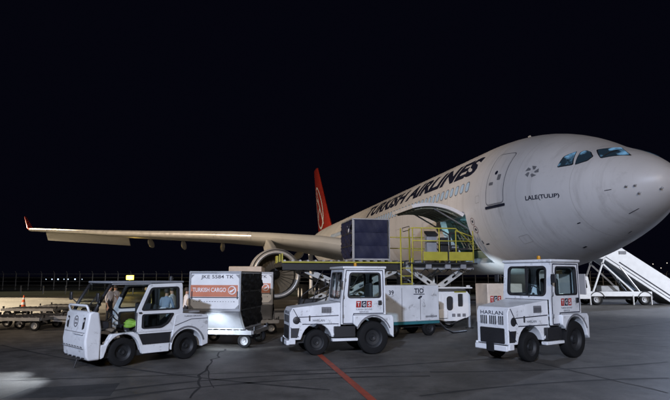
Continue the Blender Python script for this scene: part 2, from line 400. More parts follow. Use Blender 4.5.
yl = thing('yellow_lamp_post', 'glowing yellow square lamp above the left tractor roof', 'lamp', (p.x, 70, 0))
MB().box((0, 0, p.z/2-.1), (.12, .12, p.z-.3)).build('pole', dark, yl)
MB().box((0, 0, p.z), (.85, .35, .55)).build('lamp_box', lampy, yl, bevel=.05)
MB().box((0, .25, p.z), (.95, .12, .65)).build('lamp_housing', dark, yl)
l = bpy.data.lights.new('yellow_glow', 'POINT'); l.energy = 260; l.color = (1, .65, .15); l.shadow_soft_size = .3
lo = bpy.data.objects.new('yellow_glow', l); C.objects.link(lo); lo.parent = yl; lo.location = (0, -.8, p.z)

# ================================================================== AIRPLANE (local x = aft of nose, y = to starboard, z = up)
SC, TC, YW, CZ, RF = -13.11, 12.515, .201, 4.93, 2.82
su = V(-math.sin(YW), math.cos(YW), 0); tu = V(-math.cos(YW), -math.sin(YW), 0)
nose_at = su*(-SC) + tu*(-TC)
plane = thing('airplane', 'large white twin-engine airliner with red tail, parked nose right with its cargo door open', 'airplane', nose_at, pi/2+YW)
def PW(s, t, u): return nose_at + su*s + tu*t + V(0, 0, u)
def toplane(P): q = Vector(P)-nose_at; return V(q.dot(su), q.dot(tu), P[2])
def interp(tab, x):
    for (x0, y0), (x1, y1) in zip(tab, tab[1:]):
        if x <= x1:
            k = (x-x0)/(x1-x0); return y0+(y1-y0)*k
    return tab[-1][1]
def smooth_tab(tab, n=200):
    # monotone cubic resample
    xs = [a for a, _ in tab]; ys = [b for _, b in tab]; k = len(xs)
    dl = [(ys[i+1]-ys[i])/(xs[i+1]-xs[i]) for i in range(k-1)]
    m = [dl[0]] + [0 if dl[i-1]*dl[i] <= 0 else 2*dl[i-1]*dl[i]/(dl[i-1]+dl[i]) for i in range(1, k-1)] + [dl[-1]]
    def f(x):
        if x <= xs[0]: return ys[0]
        if x >= xs[-1]: return ys[-1]
        i = max(j for j in range(k-1) if xs[j] <= x); h = xs[i+1]-xs[i]; t = (x-xs[i])/h
        return ys[i]*(2*t**3-3*t*t+1)+m[i]*h*(t**3-2*t*t+t)+ys[i+1]*(-2*t**3+3*t*t)+m[i+1]*h*(t**3-t*t)
    return f
ftop = smooth_tab([(0, -.15), (.06, .10), (.2, .30), (.5, .55), (1, .86), (1.5, 1.10), (2.0, 1.30), (2.4, 1.48), (2.9, 1.74), (3.4, 1.97), (4, 2.2), (5, 2.49), (6, 2.67), (7, 2.77), (8.2, 2.82), (46, 2.82), (54, 2.72), (60, 2.45), (63, 2.2), (63.6, 1.95)])
fbot = smooth_tab([(0, -.15), (.06, -.40), (.2, -.60), (.5, -.87), (1, -1.15), (1.5, -1.39), (2, -1.60), (3, -1.97), (4, -2.27), (5, -2.50), (6, -2.66), (7.6, -2.79), (9, -2.82), (40, -2.82), (44, -2.6), (50, -1.6), (56, -.3), (61, .8), (63, 1.3), (63.6, 1.6)])
fwid = smooth_tab([(0, .0), (.06, .27), (.2, .50), (.5, .83), (1, 1.21), (1.5, 1.52), (2, 1.78), (3, 2.17), (4, 2.45), (5, 2.64), (6, 2.75), (7.5, 2.82), (43, 2.82), (48, 2.6), (54, 1.9), (60, .85), (63, .35), (63.6, .12)])
def sect(s):
    t, b, w = ftop(s), fbot(s), fwid(s)
    zc = (t+b)/2
    return t, b, w, zc
def surf(s, ph, off=0.):
    t, b, w, zc = sect(s)
    h = (t-b)/2
    c, n = math.cos(ph), math.sin(ph)
    return V(s, (w+off)*c, CZ+zc+(h+off)*n)
OP0, OP1, OS0, OS1 = R(-56), R(-8), 7.7, 10.4
stations = sorted(set([0, .02, .06, .12, .2, .32, .5, .7, .9, 1.15, 1.4, 1.7, 2, 2.3, 2.6, 2.9, 3.2, 3.5, 4, 4.5, 5, 5.5, 6, 6.6, 7.2, OS0, 8.2, 8.8, 9.6, OS1, 11, 13, 16, 20, 25, 30, 35, 40, 41.5, 43, 44.5, 46, 48, 50, 52, 54, 56, 58, 60, 61.5, 62.5, 63.2, 63.6]))
NPH = 90
mb = MB(); P = []
for s in stations:
    P += [surf(s, R(4*j)) for j in range(NPH)]
F = []
for i in range(len(stations)-1):
    for j in range(NPH):
        a = 4*j if 4*j < 180 else 4*j-360
        if OS0-.01 <= stations[i] < OS1-.01 and -56 <= a < -8: continue
        F.append((i*NPH+j, i*NPH+(j+1) % NPH, (i+1)*NPH+(j+1) % NPH, (i+1)*NPH+j))
mb.add(P, F)
fus = mb.build('fuselage', skinm, plane, smooth=True)
bvh = BVHTree.FromPolygons([tuple(v) for v in P], F)
def hit(px, py):
    # pixel ray onto the fuselage skin -> (s, phi)
    d = ray(px, py); o = toplane(V(0, 0, CH)); dd = V(d.dot(su), d.dot(tu), d.z).normalized()
    p, n, i, dist = bvh.ray_cast(o, dd)
    if p is None:      # just off the silhouette: nearest skin point along the ray
        best = None
        for k in range(60, 260):
            q, n, i, dist = bvh.find_nearest(o+dd*(k*.15))
            if best is None or dist < best[1]: best = (q, dist)
        p = best[0]
    t, b, w, zc = sect(p.x)
    return p.x, math.atan2((p.z-CZ-zc)/((t-b)/2), p.y/max(w, .01))
def wrap(name, pts2, faces, m, parent, off, flip=False, du=.15, dv=.12, port=False):
    # flat mesh in (s, phi*RF) wrapped on the skin
    bm = bmesh.new(); vs = [bm.verts.new((a, b, 0)) for a, b in pts2]
    for f in faces:
        try: bm.faces.new([vs[i] for i in f])
        except ValueError: pass
    x0, x1 = min(p[0] for p in pts2), max(p[0] for p in pts2); y0, y1 = min(p[1] for p in pts2), max(p[1] for p in pts2)
    def cuts(lo, hi, st, n):
        k = int((hi-lo)/st)
        for i in range(1, k+1):
            co = lo+(hi-lo)*i/(k+1)
            bmesh.ops.bisect_plane(bm, geom=bm.verts[:]+bm.edges[:]+bm.faces[:], plane_co=(co, co, 0), plane_no=n)
    cuts(y0, y1, dv, (0, 1, 0)); cuts(x0, x1, du, (1, 0, 0))
    for v in bm.verts:
        q = surf(v.co.x, v.co.y/RF, off)
        if port: q.y = -q.y
        v.co = q
    bmesh.ops.recalc_face_normals(bm, faces=bm.faces[:])
    me = bpy.data.meshes.new(name); bm.to_mesh(me); bm.free()
    return link(name, me, m, parent, smooth=True)
def wrap_poly(name, poly, m, parent, off, **k):
    tri, pts = polyfill(poly, []); return wrap(name, pts, tri, m, parent, off, **k)
def wrap_ring(name, outer, inner, m, parent, off, **k):
    tri, pts = polyfill(outer, [inner]); return wrap(name, pts, tri, m, parent, off, **k)
def wrap_text(name, body, s_left, s_right, a0, h, m, off, bold=.02, slant=0., arise=0.):
    vs, fs, asp = text_mesh(body, bold); L = s_left-s_right
    pts = [(s_left-u*L-slant*v*h, a0+v*h+arise*u) for u, v in vs]
    return wrap(name, pts, fs, m, fus, off, du=.4)

# titles above the windows
sl, al = hit(367, 214); sr, ar = hit(476, 172)
print('title', sl, al*RF, sr, ar*RF, 'win', [(round(a, 2), round(b*RF, 2)) for a, b in (hit(467.5, 187), hit(418, 201.6), hit(371, 218))])
wrap_text('title_lettering', 'TURKISH AIRLINES', sl, sr+.12, 1.30, 1.02, ink, .006, .045, .12)
# cabin windows
wrect = rrect(-.14, -.2, .14, .2, .12)
wd = wf = None
a_win = hit(467.5, 187)[1]*RF
s0w = hit(467.5, 187)[0]
for i in range(56):
    s = s0w + i*.533
    if s > 44: break
    if wf is None:
        wf = wrap_ring('cabin_window_frame', [(s0w+x*1.25, a_win+y*1.18) for x, y in wrect], [(s0w+x*1.02, a_win+y*1.02) for x, y in wrect], inkgrey, fus, .005).data
    else: link('cabin_window_frame', wf, None, fus, loc=(i*.533, 0, 0))
    if wd is None:
        o = wrap_poly('cabin_window', [(s0w+x, a_win+y) for x, y in wrect], cabinlit, fus, .008); wd = o.data
    else: o = link('cabin_window', wd, None, fus, loc=(i*.533, 0, 0))
# door outline by pixels
(sd1, ad1), (sd2, ad2) = hit(505, 203), hit(484.5, 206)
(st1, at1), (st2, at2) = hit(518, 152), hit(502, 155)
print('door', sd1, ad1*RF, sd2, ad2*RF, st1, at1*RF, st2, at2*RF)
sdc = (sd1+sd2+st1+st2)/4; dw = .56; ab, at = (ad1+ad2)/2*RF, (at1+at2)/2*RF
o_ = rrect(sdc-dw, ab, sdc+dw, at, .16); i_ = rrect(sdc-dw+.035, ab+.035, sdc+dw-.035, at-.035, .14)
wrap_ring('door_seal', o_, i_, inkgrey, fus, .004)
dr = wrap_poly('cabin_door', rrect(sdc-dw+.05, ab+.05, sdc+dw-.05, at-.05, .13), skinm, fus, .012)
wrap_poly('door_window', circ(sdc+.05, ab+1.35, .09, 12), ink, dr, .02)
wrap_poly('door_handle', rrect(sdc+.1, ab+.82, sdc+.36, ab+.95, .04), inkgrey, dr, .02)
wrap_poly('door_placard', rrect(sdc-.3, ab+1.0, sdc-.1, ab+1.25, .03), inkgrey, dr, .02)
wrap_poly('door_sill', rrect(sdc-dw-.06, ab-.13, sdc+dw+.06, ab-.02, .04), ink, fus, .02)
# name of the airplane and small emblem
(a1, b1), (a2, b2) = hit(526, 201.5), hit(560, 197.5)
print('name', a1, b1*RF, a2, b2*RF)
wrap_text('name_lettering', 'LALE(TULIP)', a1, a2, b1*RF-.02, .27, ink, .006, .025, 0, (b2-b1)*RF*.85)
se, ae = hit(532, 171.5); ae *= RF
for k in range(5):
    a = 2*pi*k/5+.3
    q = [(se+math.cos(a+da)*r_, ae+math.sin(a+da)*r_) for r_, da in ((.10, .35), (.30, -.25), (.30, .45), (.16, .75))]
    wrap_poly('emblem_ray', q, inkgrey, fus, .006)
# round service marks ahead of the hold door
for (px, py) in ((472.5, 221.5), (476, 229.5)):
    s_, a_ = hit(px, py); a_ *= RF
    wrap_ring('service_mark', circ(s_, a_, .16, 16), circ(s_, a_, .135, 16), mat('dull_red_ring', (.14, .05, .045), .5), fus, .006)
    wrap_poly('service_mark_dot', circ(s_, a_, .06, 10), ink, fus, .006)
for (px, py, w, h) in ((468, 230, .1, .2), (488, 244, .25, .06), (483, 242, .06, .16), (634, 211, .3, .07), (579, 223, .12, .06), (585, 247, .16, .1), (630, 232, .16, .07), (608, 190, .18, .05)):
    q = hit(px, py)
    if q: wrap_poly('skin_marking', rrect(q[0]-w/2, q[1]*RF-h/2, q[0]+w/2, q[1]*RF+h/2, .02), ink, fus, .006)
# access panel aft of the hold door
s_, a_ = hit(406, 229); a_ *= RF
wrap_ring('access_panel', rrect(s_-.6, a_-.12, s_+.6, a_+.12, .05), rrect(s_-.56, a_-.08, s_+.56, a_+.08, .04), ink, fus, .006)
for (s_, a_, w_, h_) in ((12.2, -.6, .9, .7), (4.6, -2.0, .5, .4), (6.6, .1, .3, .3), (14.2, -.9, .5, .35), (16.5, -.5, 1.0, .5)):
    wrap_ring('hatch_outline', rrect(s_-w_/2, a_-h_/2, s_+w_/2, a_+h_/2, .05), rrect(s_-w_/2+.014, a_-h_/2+.014, s_+w_/2-.014, a_+h_/2-.014, .04), mat('hatch_line', (.34, .33, .32), .5), fus, .004)
# probes and antenna
for (px, py) in ((636, 185), (627, 186), (640, 192), (662, 187)):
    q = hit(px, py)
    if q:
        p0 = surf(q[0], q[1], 0); p1 = surf(q[0], q[1], .1)
        MB().tube([p0, p1*.6+p0*.4, p1*.6+p0*.4+V(-.08, 0, 0)], .022, 8).build('probe', aluminium, fus, smooth=True)
mb = MB(); mb.slab([(6.95, CZ+2.70), (7.25, CZ+2.74), (7.3, CZ+2.98), (7.15, CZ+2.98)], [], -.02, .02); mb.build('antenna', white2, fus, bevel=.008)
mb = MB(); mb.slab([(14, CZ+2.75), (14.6, CZ+2.75), (14.7, CZ+3.1), (14.4, CZ+3.1)], [], -.02, .02); mb.build('antenna', white2, fus, bevel=.008)
# cockpit windows, traced on the starboard skin and mirrored to port
panes = [[(557, 167.8), (564, 156.5), (577.5, 151.2), (573.5, 165)], [(575, 165.2), (580.5, 152.2), (586, 150.2), (591.5, 152), (593.8, 156.5), (588, 161)], [(596.5, 149.8), (622, 147.8), (632.5, 155.8), (601, 158.6)]]
for pg in panes:
    q = [hit(*p) for p in pg]
    q = [(a, b*RF) for a, b in q]
    poly = rpoly(q, .09)
    for port in (False, True):
        fr = wrap_poly('cockpit_window_frame', poly, black, fus, .006, port=port)
        wrap_poly('cockpit_pane', inset(poly, .045), cockpitlit, fr, .012, port=port)
# static: windscreen wiper
q0, q1 = hit(603, 158), hit(618, 151.5)
MB().tube([surf(*q0, .04), surf((q0[0]+q1[0])/2, (q0[1]+q1[1])/2, .06), surf(*q1, .04)], .02, 6).build('wiper', black, fus)
# hold: frame lining, interior box, lamps
hold = MB()
y1 = 1.52; zt, zb = CZ+RF*math.sin(OP1), CZ-2.28
hx0, hx1 = 6.6, 12.6
hold.add([(hx0, -1.5, zb), (hx1, -1.5, zb), (hx1, y1, zb), (hx0, y1, zb)], [(0, 1, 2, 3)])
hold.add([(hx0, -2.2, zt), (hx1, -2.2, zt), (hx1, 2.7, zt), (hx0, 2.7, zt)], [(0, 1, 2, 3)])
hold.add([(hx0, -1.5, zb), (hx1, -1.5, zb), (hx1, -2.2, zt), (hx0, -2.2, zt)], [(0, 1, 2, 3)])
for x in (hx0, hx1):
    hold.add([(x, -1.5, zb), (x, 1.5, zb), (x, 2.7, zt), (x, -2.2, zt)], [(0, 1, 2, 3)])
hold.build('hold_lining', holdm, fus)
fr = MB()
def arc(s, r, a0, a1, n=12): return [V(s, r*math.cos(a0+(a1-a0)*i/n), CZ+r*math.sin(a0+(a1-a0)*i/n)) for i in range(n+1)]
for s in (OS0, OS1):
    A, B = arc(s, RF+.004, OP0, OP1), arc(s, RF-.28, OP0, OP1)
    fr.add(A+B, [(i, i+1, i+14, i+13) for i in range(12)])
for ph in (OP0, OP1):
    A = [V(s, r*math.cos(ph), CZ+r*math.sin(ph)) for s in (OS0, OS1) for r in (RF+.004, RF-.28)]
    fr.add(A, [(0, 1, 3, 2)])
fr.build('hold_frame', aluminium, fus)
for k in range(6):
    s = hx0+.6+k*.95
    mb = MB(); mb.bar((s, -2.05, zt-.05), (s, 2.4, zt-.05), .1, .08); mb.build('hold_rib', holdm, fus)
lamph = mat('hold_lamp', (1, 1, 1), .5, emit=(.7, .95, 1), estr=14)
for (s, y) in ((8.2, 1.7), (9.6, .2), (11.4, -1)):
    MB().box((s, y, zt-.12), (.35, .14, .06)).build('hold_lamp', lamph, fus)
    l = bpy.data.lights.new('hold_light', 'POINT'); l.energy = 14; l.color = ((.45, .85, 1) if s < 9 else (.85, 1, .8)); l.shadow_soft_size = .15
    o = bpy.data.objects.new('hold_light', l); C.objects.link(o); o.parent = plane; o.location = (s, y, zt-.3)
for k in range(9):
    s = OS0-.9+k*.6
    MB().tube([V(s, -(1.46+.76*i/6-.25*math.sin(pi*i/6)*-.3), zb+.03+(zt-zb-.1)*i/6) for i in range(7)], .05, 6).build('wall_rib', aluminium, fus, smooth=True)
for k in range(5):
    MB().box((9.0, -1.2+.6*k, zb+.04), (4.6, .12, .06)).build('roller_track', steel, fus)
for k in range(3):
    MB().box((11.3+.02*k, -.3+.0*k, zb+.35+.5*k), (1.1, 2.2-.1*k, .46)).build('stowed_cargo', mat('stowed_cargo_wrap', (.30, .29, .22), .6, bump=.5, bscale=6, dirt=.3), fus, bevel=.05)
mb = MB()
for k in range(9):
    y_ = 1.35-.02*k; mb.tube([(OS1-.15-.09*k, 2.3-.12*(k % 3), zt-.04), (OS1-.2-.1*k, 2.0-.1*k, zt-.7), (OS1-.35-.06*k, 1.75-.1*k, zt-1.3)], .018, 5)
for k in range(6):
    mb.tube([(OS1-.15, 2.25-.1*k, zt-.12-.22*k), (OS1-.6, 1.9-.1*k, zt-.2-.22*k), (OS1-.95, 1.9-.12*k, zt-.14-.22*k)], .018, 5)
mb.build('cargo_net', mat('net_webbing', (.16, .15, .10), .8), fus)
# hold door, swung up about its top hinge
hy, hz = RF*math.cos(OP1), CZ+RF*math.sin(OP1)
DA = R(130)
def swing(p):
    y, z = p.y-hy, p.z-hz
    return V(p.x, hy+.03+y*math.cos(DA)-z*math.sin(DA), hz+.05+y*math.sin(DA)+z*math.cos(DA))
n = 14
hd = MB(); A = [arc(s, r, OP0, OP1, n) for s in (OS0+.03, OS1-.03) for r in (RF, RF-.14)]
Pd = [swing(p) for a in A for p in a]; m1 = n+1
Fd = []
for i in range(n):
    Fd += [(i, i+1, 2*m1+i+1, 2*m1+i), (m1+i, m1+i+1, 3*m1+i+1, 3*m1+i), (i, i+1, m1+i+1, m1+i), (2*m1+i, 2*m1+i+1, 3*m1+i+1, 3*m1+i)]
Fd += [(0, m1, 3*m1, 2*m1), (n, m1+n, 3*m1+n, 2*m1+n)]
hd.add(Pd, Fd)
hdo = hd.build('hold_door', skinm, plane, smooth='auto')
lin = MB(); A = [arc(s, r, OP0+.03, OP1-.03, n) for s in (OS0+.1, OS1-.1) for r in (RF-.145, RF-.16)]
Pd = [swing(p) for a in A for p in a]; lin.add(Pd, Fd); lin.build('door_lining', doorin, hdo, smooth='auto')
for k in range(7):
    s = OS0+.25+k*(OS1-OS0-.5)/6
    mb = MB(); mb.tube([swing(p) for p in arc(s, RF-.19, OP0+.05, OP1-.05, 8)], .05, 6); mb.build('door_rib', doorin, hdo, smooth=True)
for k in range(3):
    a = OP0+.15+k*(OP1-OP0-.3)/2
    MB().tube([swing(V(s, (RF-.2)*math.cos(a), CZ+(RF-.2)*math.sin(a))) for s in (OS0+.15, OS1-.15)], .035, 6).build('door_stringer', doorin, hdo)
# struts
for s in (OS0+.2, OS1-.2):
    a = (RF-.25); MB().tube([V(s, a*math.cos(R(-25)), CZ+a*math.sin(R(-25))), swing(V(s, (RF-.2)*math.cos(R(-35)), CZ+(RF-.2)*math.sin(R(-35))))], .035, 8).build('door_strut', steel, hdo)
# belly fairing
mb = MB(); P = []; ss = [18.5, 19.5, 21, 23, 27, 32, 35, 37, 38.5]; kk = [0, .35, .75, .95, 1, 1, .8, .4, 0]
for s, k in zip(ss, kk):
    for j in range(25):
        a = R(-165+150*j/24); r = 2.80+.02*k
        y = (r+.75*k*abs(math.cos(a))**1.0)*math.cos(a); z = (r+.28*k*abs(math.sin(a)))*math.sin(a)
        P.append(V(s, y, CZ+z))
mb.add(P, [(i*25+j, i*25+j+1, (i+1)*25+j+1, (i+1)*25+j) for i in range(len(ss)-1) for j in range(24)])
mb.build('belly_fairing', skinm, plane, smooth=True)
# wings
lipm = mat('polished_lip', (.54, .52, .48), .3, .3, dirt=.15)
wing_m = mat('wing_paint', (.50, .49, .45), .38, noise=.08, nscale=.5, dirt=.25)
def foil(c, tk):
    up = [(0, 0), (.012, .22), (.05, .42), (.15, .50), (.35, .5), (.6, .34), (.85, .13), (1, .0)]
    lo = [(.85, -.10), (.6, -.30), (.35, -.45), (.15, -.42), (.05, -.33), (.012, -.18)]
    return [(x*c, y*tk) for x, y in up+lo]
def leu(t): return interp([(0, 3.3), (2.8, 3.75), (6, 4.35), (9.4, 4.78), (12, 5.0), (16, 5.2), (20, 5.42), (24, 5.7), (29, 6.07)], t)
def le(t): return 21.6+(t-2.8)*(38.6-21.6)/26.2
def chord(t): return interp([(0, 11.8), (2.8, 10.6), (9.4, 7.6), (20, 4.9), (29, 2.5)], t)
def wing(sd):
    mb = MB(); P = []; ts = [2.0, 2.8, 4.5, 6, 8, 9.4, 12, 16, 20, 24, 27, 29, 29.25]; m = 14
    for t in ts:
        c = chord(t); tk = c*interp([(0, .145), (9.4, .12), (29, .10)], t)
        tw = interp([(0, .05), (9.4, .03), (29, -.01)], t)
        for x, y in foil(c, tk): P.append(V(le(t)+x, sd*t, leu(t)+y-x*tw))
    mb.add(P, [(i*m+j, i*m+(j+1) % m, (i+1)*m+(j+1) % m, (i+1)*m+j) for i in range(len(ts)-1) for j in range(m)]+[tuple(range((len(ts)-1)*m, len(ts)*m))])
    w = mb.build('wing', wing_m, plane, smooth='auto')
    # winglet
    wl = MB(); P = []
    for k, (dt, du, ds, c) in enumerate([(0, 0, 0, 2.45), (.25, .12, .25, 2.1), (.42, .36, .65, 1.5), (1.0, 1.28, 1.7, .6)]):
        t = 29.2+dt; tk = .09*c
        for x, y in foil(c, tk):
            a = min(1, du/.6)*R(68)
            P.append(V(le(29)+.1+ds+x, sd*(t-y*math.sin(a)), leu(29)+.0+du+y*math.cos(a)))
    wl.add(P, [(i*m+j, i*m+(j+1) % m, (i+1)*m+(j+1) % m, (i+1)*m+j) for i in range(3) for j in range(m)]+[tuple(range(3*m, 4*m))])
    wl.build('winglet', red, w, smooth='auto')
    # slat seam: polished leading edge band
    sb = MB(); P = []
    for t in [10.6, 14, 18, 22, 26, 28.6]:
        c = chord(t); tk = c*interp([(0, .145), (9.4, .12), (29, .10)], t)
        for x, y in [(.055*c, .43*tk), (.012*c, .235*tk), (-.004, 0), (.012*c, -.2*tk), (.055*c, -.345*tk)]:
            P.append(V(le(t)+x-.008, sd*t, leu(t)+y))
    sb.add(P, [(i*5+j, i*5+j+1, (i+1)*5+j+1, (i+1)*5+j) for i in range(5) for j in range(4)])
    sb.build('slat', lipm, w, smooth=True)
    # drooped aileron
    al = MB(); P = []
    for t in (20.6, 28.2):
        c = chord(t); x0 = le(t)+c*.74; z0 = leu(t)-.05
        for dx, dz in ((0, .08), (.04*c+.05, .09), (.26*c, -.55), (.25*c, -.60), (.03*c, -.10)):
            P.append(V(x0+dx, sd*t, z0+dz-.10))
    al.add(P, [(j, (j+1) % 5, 5+(j+1) % 5, 5+j) for j in range(5)]+[(0, 1, 2, 3, 4), (5, 6, 7, 8, 9)])
    al.build('aileron', wing_m, w, smooth='auto')
    # flap track fairings
    for t in (6.6, 12.6, 15.8, 18.6):
        c = chord(t); x0 = le(t)+c*.42; L = c*.75; z0 = leu(t)-c*.055
        pr = [(.01, 0), (.11, .05), (.2, .18), (.24, .38), (.22, .6), (.13, .85), (.01, 1)]
        mb = MB(); P = []
        for r, h in pr:
            for j in range(12):
                P.append(V(x0+h*L, sd*t+r*.8*math.cos(2*pi*j/12), z0-.12-h*.28+r*1.35*math.sin(2*pi*j/12)))
        mb.add(P, [(i*12+j, i*12+(j+1) % 12, (i+1)*12+(j+1) % 12, (i+1)*12+j) for i in range(6) for j in range(12)])
        mb.build('flap_fairing', wing_m, w, smooth=True)
    return w
wing(1); wing(-1)
# engines
BL = [None]
ductm = mat('duct_lining', (.022, .022, .022), .5, .3)
bladem = mat('fan_blade', (.27, .22, .15), .42, .1, noise=.2)
def engine(sd):
    sx, tx, ux = 19.75, 9.37*sd, 2.17
    o = (sx, tx, ux); X = (1, 0, 0)
    e = MB().lathe([(1.47, .32), (1.545, .62), (1.58, 1.2), (1.58, 2.2), (1.5, 3.6), (1.34, 4.7), (1.27, 4.72), (1.30, 3.5)], o, X, 64).build('engine_cowl', skinm, plane, smooth='auto')
    MB().lathe([(1.475, .34), (1.42, .13), (1.36, .03), (1.30, 0), (1.245, .04), (1.20, .16), (1.185, .34)], o, X, 64).build('inlet_lip', lipm, e, smooth=True)
    MB().lathe([(1.482, .335), (1.452, .215), (1.432, .155)], (sx-.004, tx, ux), X, 64).build('lip_seam', black, e, smooth=True)
    MB().lathe([(1.186, .33), (1.20, .8), (1.235, 1.35), (1.235, 1.7)], o, X, 64).build('inlet_duct', ductm, e, smooth=True)
    MB().lathe([(1.24, 1.66), (.3, 1.72), (.05, 1.72)], o, X, 40).build('stator_back', black, e)
    MB().lathe([(.002, .93), (.12, 1.0), (.26, 1.18), (.36, 1.42), (.37, 1.66)], o, X, 32).build('spinner', ductm, e, smooth=True)
    MB().lathe([(1.0, 4.0), (.86, 5.2), (.62, 6.0), (.55, 6.02), (.5, 5.6), (.3, 5.9), (.02, 6.7)], o, X, 40).build('core_nozzle', steel, e, smooth='auto')
    for k in range(26):
        a = 2*pi*k/26
        if BL[0] is None:
            mb = MB(); P = []
            for i in range(7):
                r = .33+(1.215-.33)*i/6; tw = R(25+38*i/6); hw = .16+.05*i/6
                for q in (-1, -.3, .3, 1):
                    P.append(V(1.46+q*hw*math.cos(tw)+.03*math.sin(i), q*hw*math.sin(tw), r))
            mb.add(P, [(i*4+j, i*4+j+1, i*4+j+5, i*4+j+4) for i in range(6) for j in range(3)])
            b = mb.build('fan_blade', bladem, e, smooth=True, loc=o, rot=(a, 0, 0)); BL[0] = b.data
        else: link('fan_blade', BL[0], None, e, loc=o, rot=(a, 0, 0))
    py = MB(); pr = [(sx+1.4, ux+1.52), (sx+3.2, ux+1.90), (le(9.4)+.3, leu(9.4)-.12), (le(9.4)+3.6, leu(9.4)-.45), (sx+5.3, ux+1.0), (sx+3.0, ux+1.30)]
    py.slab(pr, [], tx-.2, tx+.2); py.build('pylon', wing_m, plane, bevel=.1, seg=3)
engine(1); engine(-1)
# fin and tailplane
def finpt(k, x, side, off=0.):
    # k 0..1 height, x 0..1 chord
    s0 = 49.5+(60.2-49.5)*k; c = 9.6+(3.2-9.6)*k; z = CZ+2.2+(16.9-CZ-2.2)*k
    th = (.38-.24*k)*4*math.sqrt(max(x, 0))*(1-x)*.72
    return V(s0+c*x, side*(th+off), z)
mb = MB(); xs = [0, .01, .05, .12, .25, .4, .6, .8, .95, 1]; ks = [0, .12, .3, .5, .7, .85, .97, 1]
P = [finpt(k, x, 1) for k in ks for x in xs]; Q = [finpt(k, x, -1) for k in ks for x in xs]; nx = len(xs)
f1 = [(i*nx+j, i*nx+j+1, (i+1)*nx+j+1, (i+1)*nx+j) for i in range(len(ks)-1) for j in range(nx-1)]
mb.add(P, f1); mb.add(Q, f1); k0 = len(P); t0 = (len(ks)-1)*nx
mb.add([finpt(1, x, 1) for x in xs]+[finpt(1, x, -1) for x in xs], [(j, j+1, nx+j+1, nx+j) for j in range(nx-1)])
fin = mb.build('tail_fin', red, plane, smooth=True)
def finline(name, pts, w):
    mb = MB(); P = []
    L = [(x, k) for x, k in pts]
    for i, (x, k) in enumerate(L):
        x2, k2 = L[min(i+1, len(L)-1)]; x1, k1 = L[max(i-1, 0)]
        d = Vector(((x2-x1)*6, (k2-k1)*9.8)).normalized(); nn = Vector((-d.y, d.x))
        for q in (-1, 1):
            P.append(finpt(k+nn.y*w*q/2/9.8, min(max(x+nn.x*w*q/2/6, .02), .98), 1, .02))
    mb.add(P, [(2*i, 2*i+1, 2*i+3, 2*i+2) for i in range(len(L)-1)])
    mb.build(name, inkwhite, fin, smooth=True)
cx, ck = .55, .40
finline('emblem_ring', [(cx+.36*math.cos(a), ck+.30*math.sin(a)) for a in [R(20+i*12.0) for i in range(31)]], .28)
finline('emblem_bird_neck', [(.30, .14), (.36, .28), (.42, .38), (.50, .45), (.60, .50), (.70, .53)], .38)
finline('emblem_bird_wing', [(.42, .38), (.50, .36), (.62, .33), (.74, .27), (.84, .2)], .34)
finline('emblem_bird_body', [(.50, .45), (.54, .56), (.56, .64)], .26)
for sd in (1, -1):
    mb = MB(); P = []
    for t, s0, c, z in ((0.6, 53.6, 5.6, 5.9), (1.6, 54.2, 5.3, 6.0), (9.7, 59.6, 2.1, 7.15)):
        for x, y in foil(c, c*.1): P.append(V(s0+x, sd*t, z+.25+y))
    mb.add(P, [(i*14+j, i*14+(j+1) % 14, (i+1)*14+(j+1) % 14, (i+1)*14+j) for i in range(2) for j in range(14)]+[tuple(range(28, 42))])
    mb.build('tailplane', wing_m, plane, smooth='auto')
# landing gear
def gear(s, y, ztop, r, w, rows, spread, label=None):
    t0 = MB(); t0.tube([(s, y, r), (s, y, ztop)], .14, 14); t0.tube([(s+.05, y, r+.7), (s+1.3, y, ztop)], .07, 10)
    t0.bar((s, y-spread, r), (s, y+spread, r), .12); 
    if rows > 1: t0.bar((s-.99, y, r+.0), (s+.99, y, r+.0), .2, .22)
    g_ = t0.build('landing_gear', white2, plane, smooth='auto')
    for q in range(rows):
        dx = 0 if rows == 1 else (-.99+1.98*q)
        for sy in (-1, 1):
            wheel(g_, (s+dx, y+sy*spread, r), r, w, white2)
    return g_
ng = gear(6.67, 0, 2.7, .52, .38, 1, .36)
for sy in (-1, 1):
    MB().box((5.9, sy*.55, 1.75), (2.0, .04, .75)).build('gear_door', skinm, ng, bevel=.01)
gear(32.0, 5.34, 4.0, .69, .5, 2, .7); gear(32.0, -5.34, 4.0, .69, .5, 2, .7)

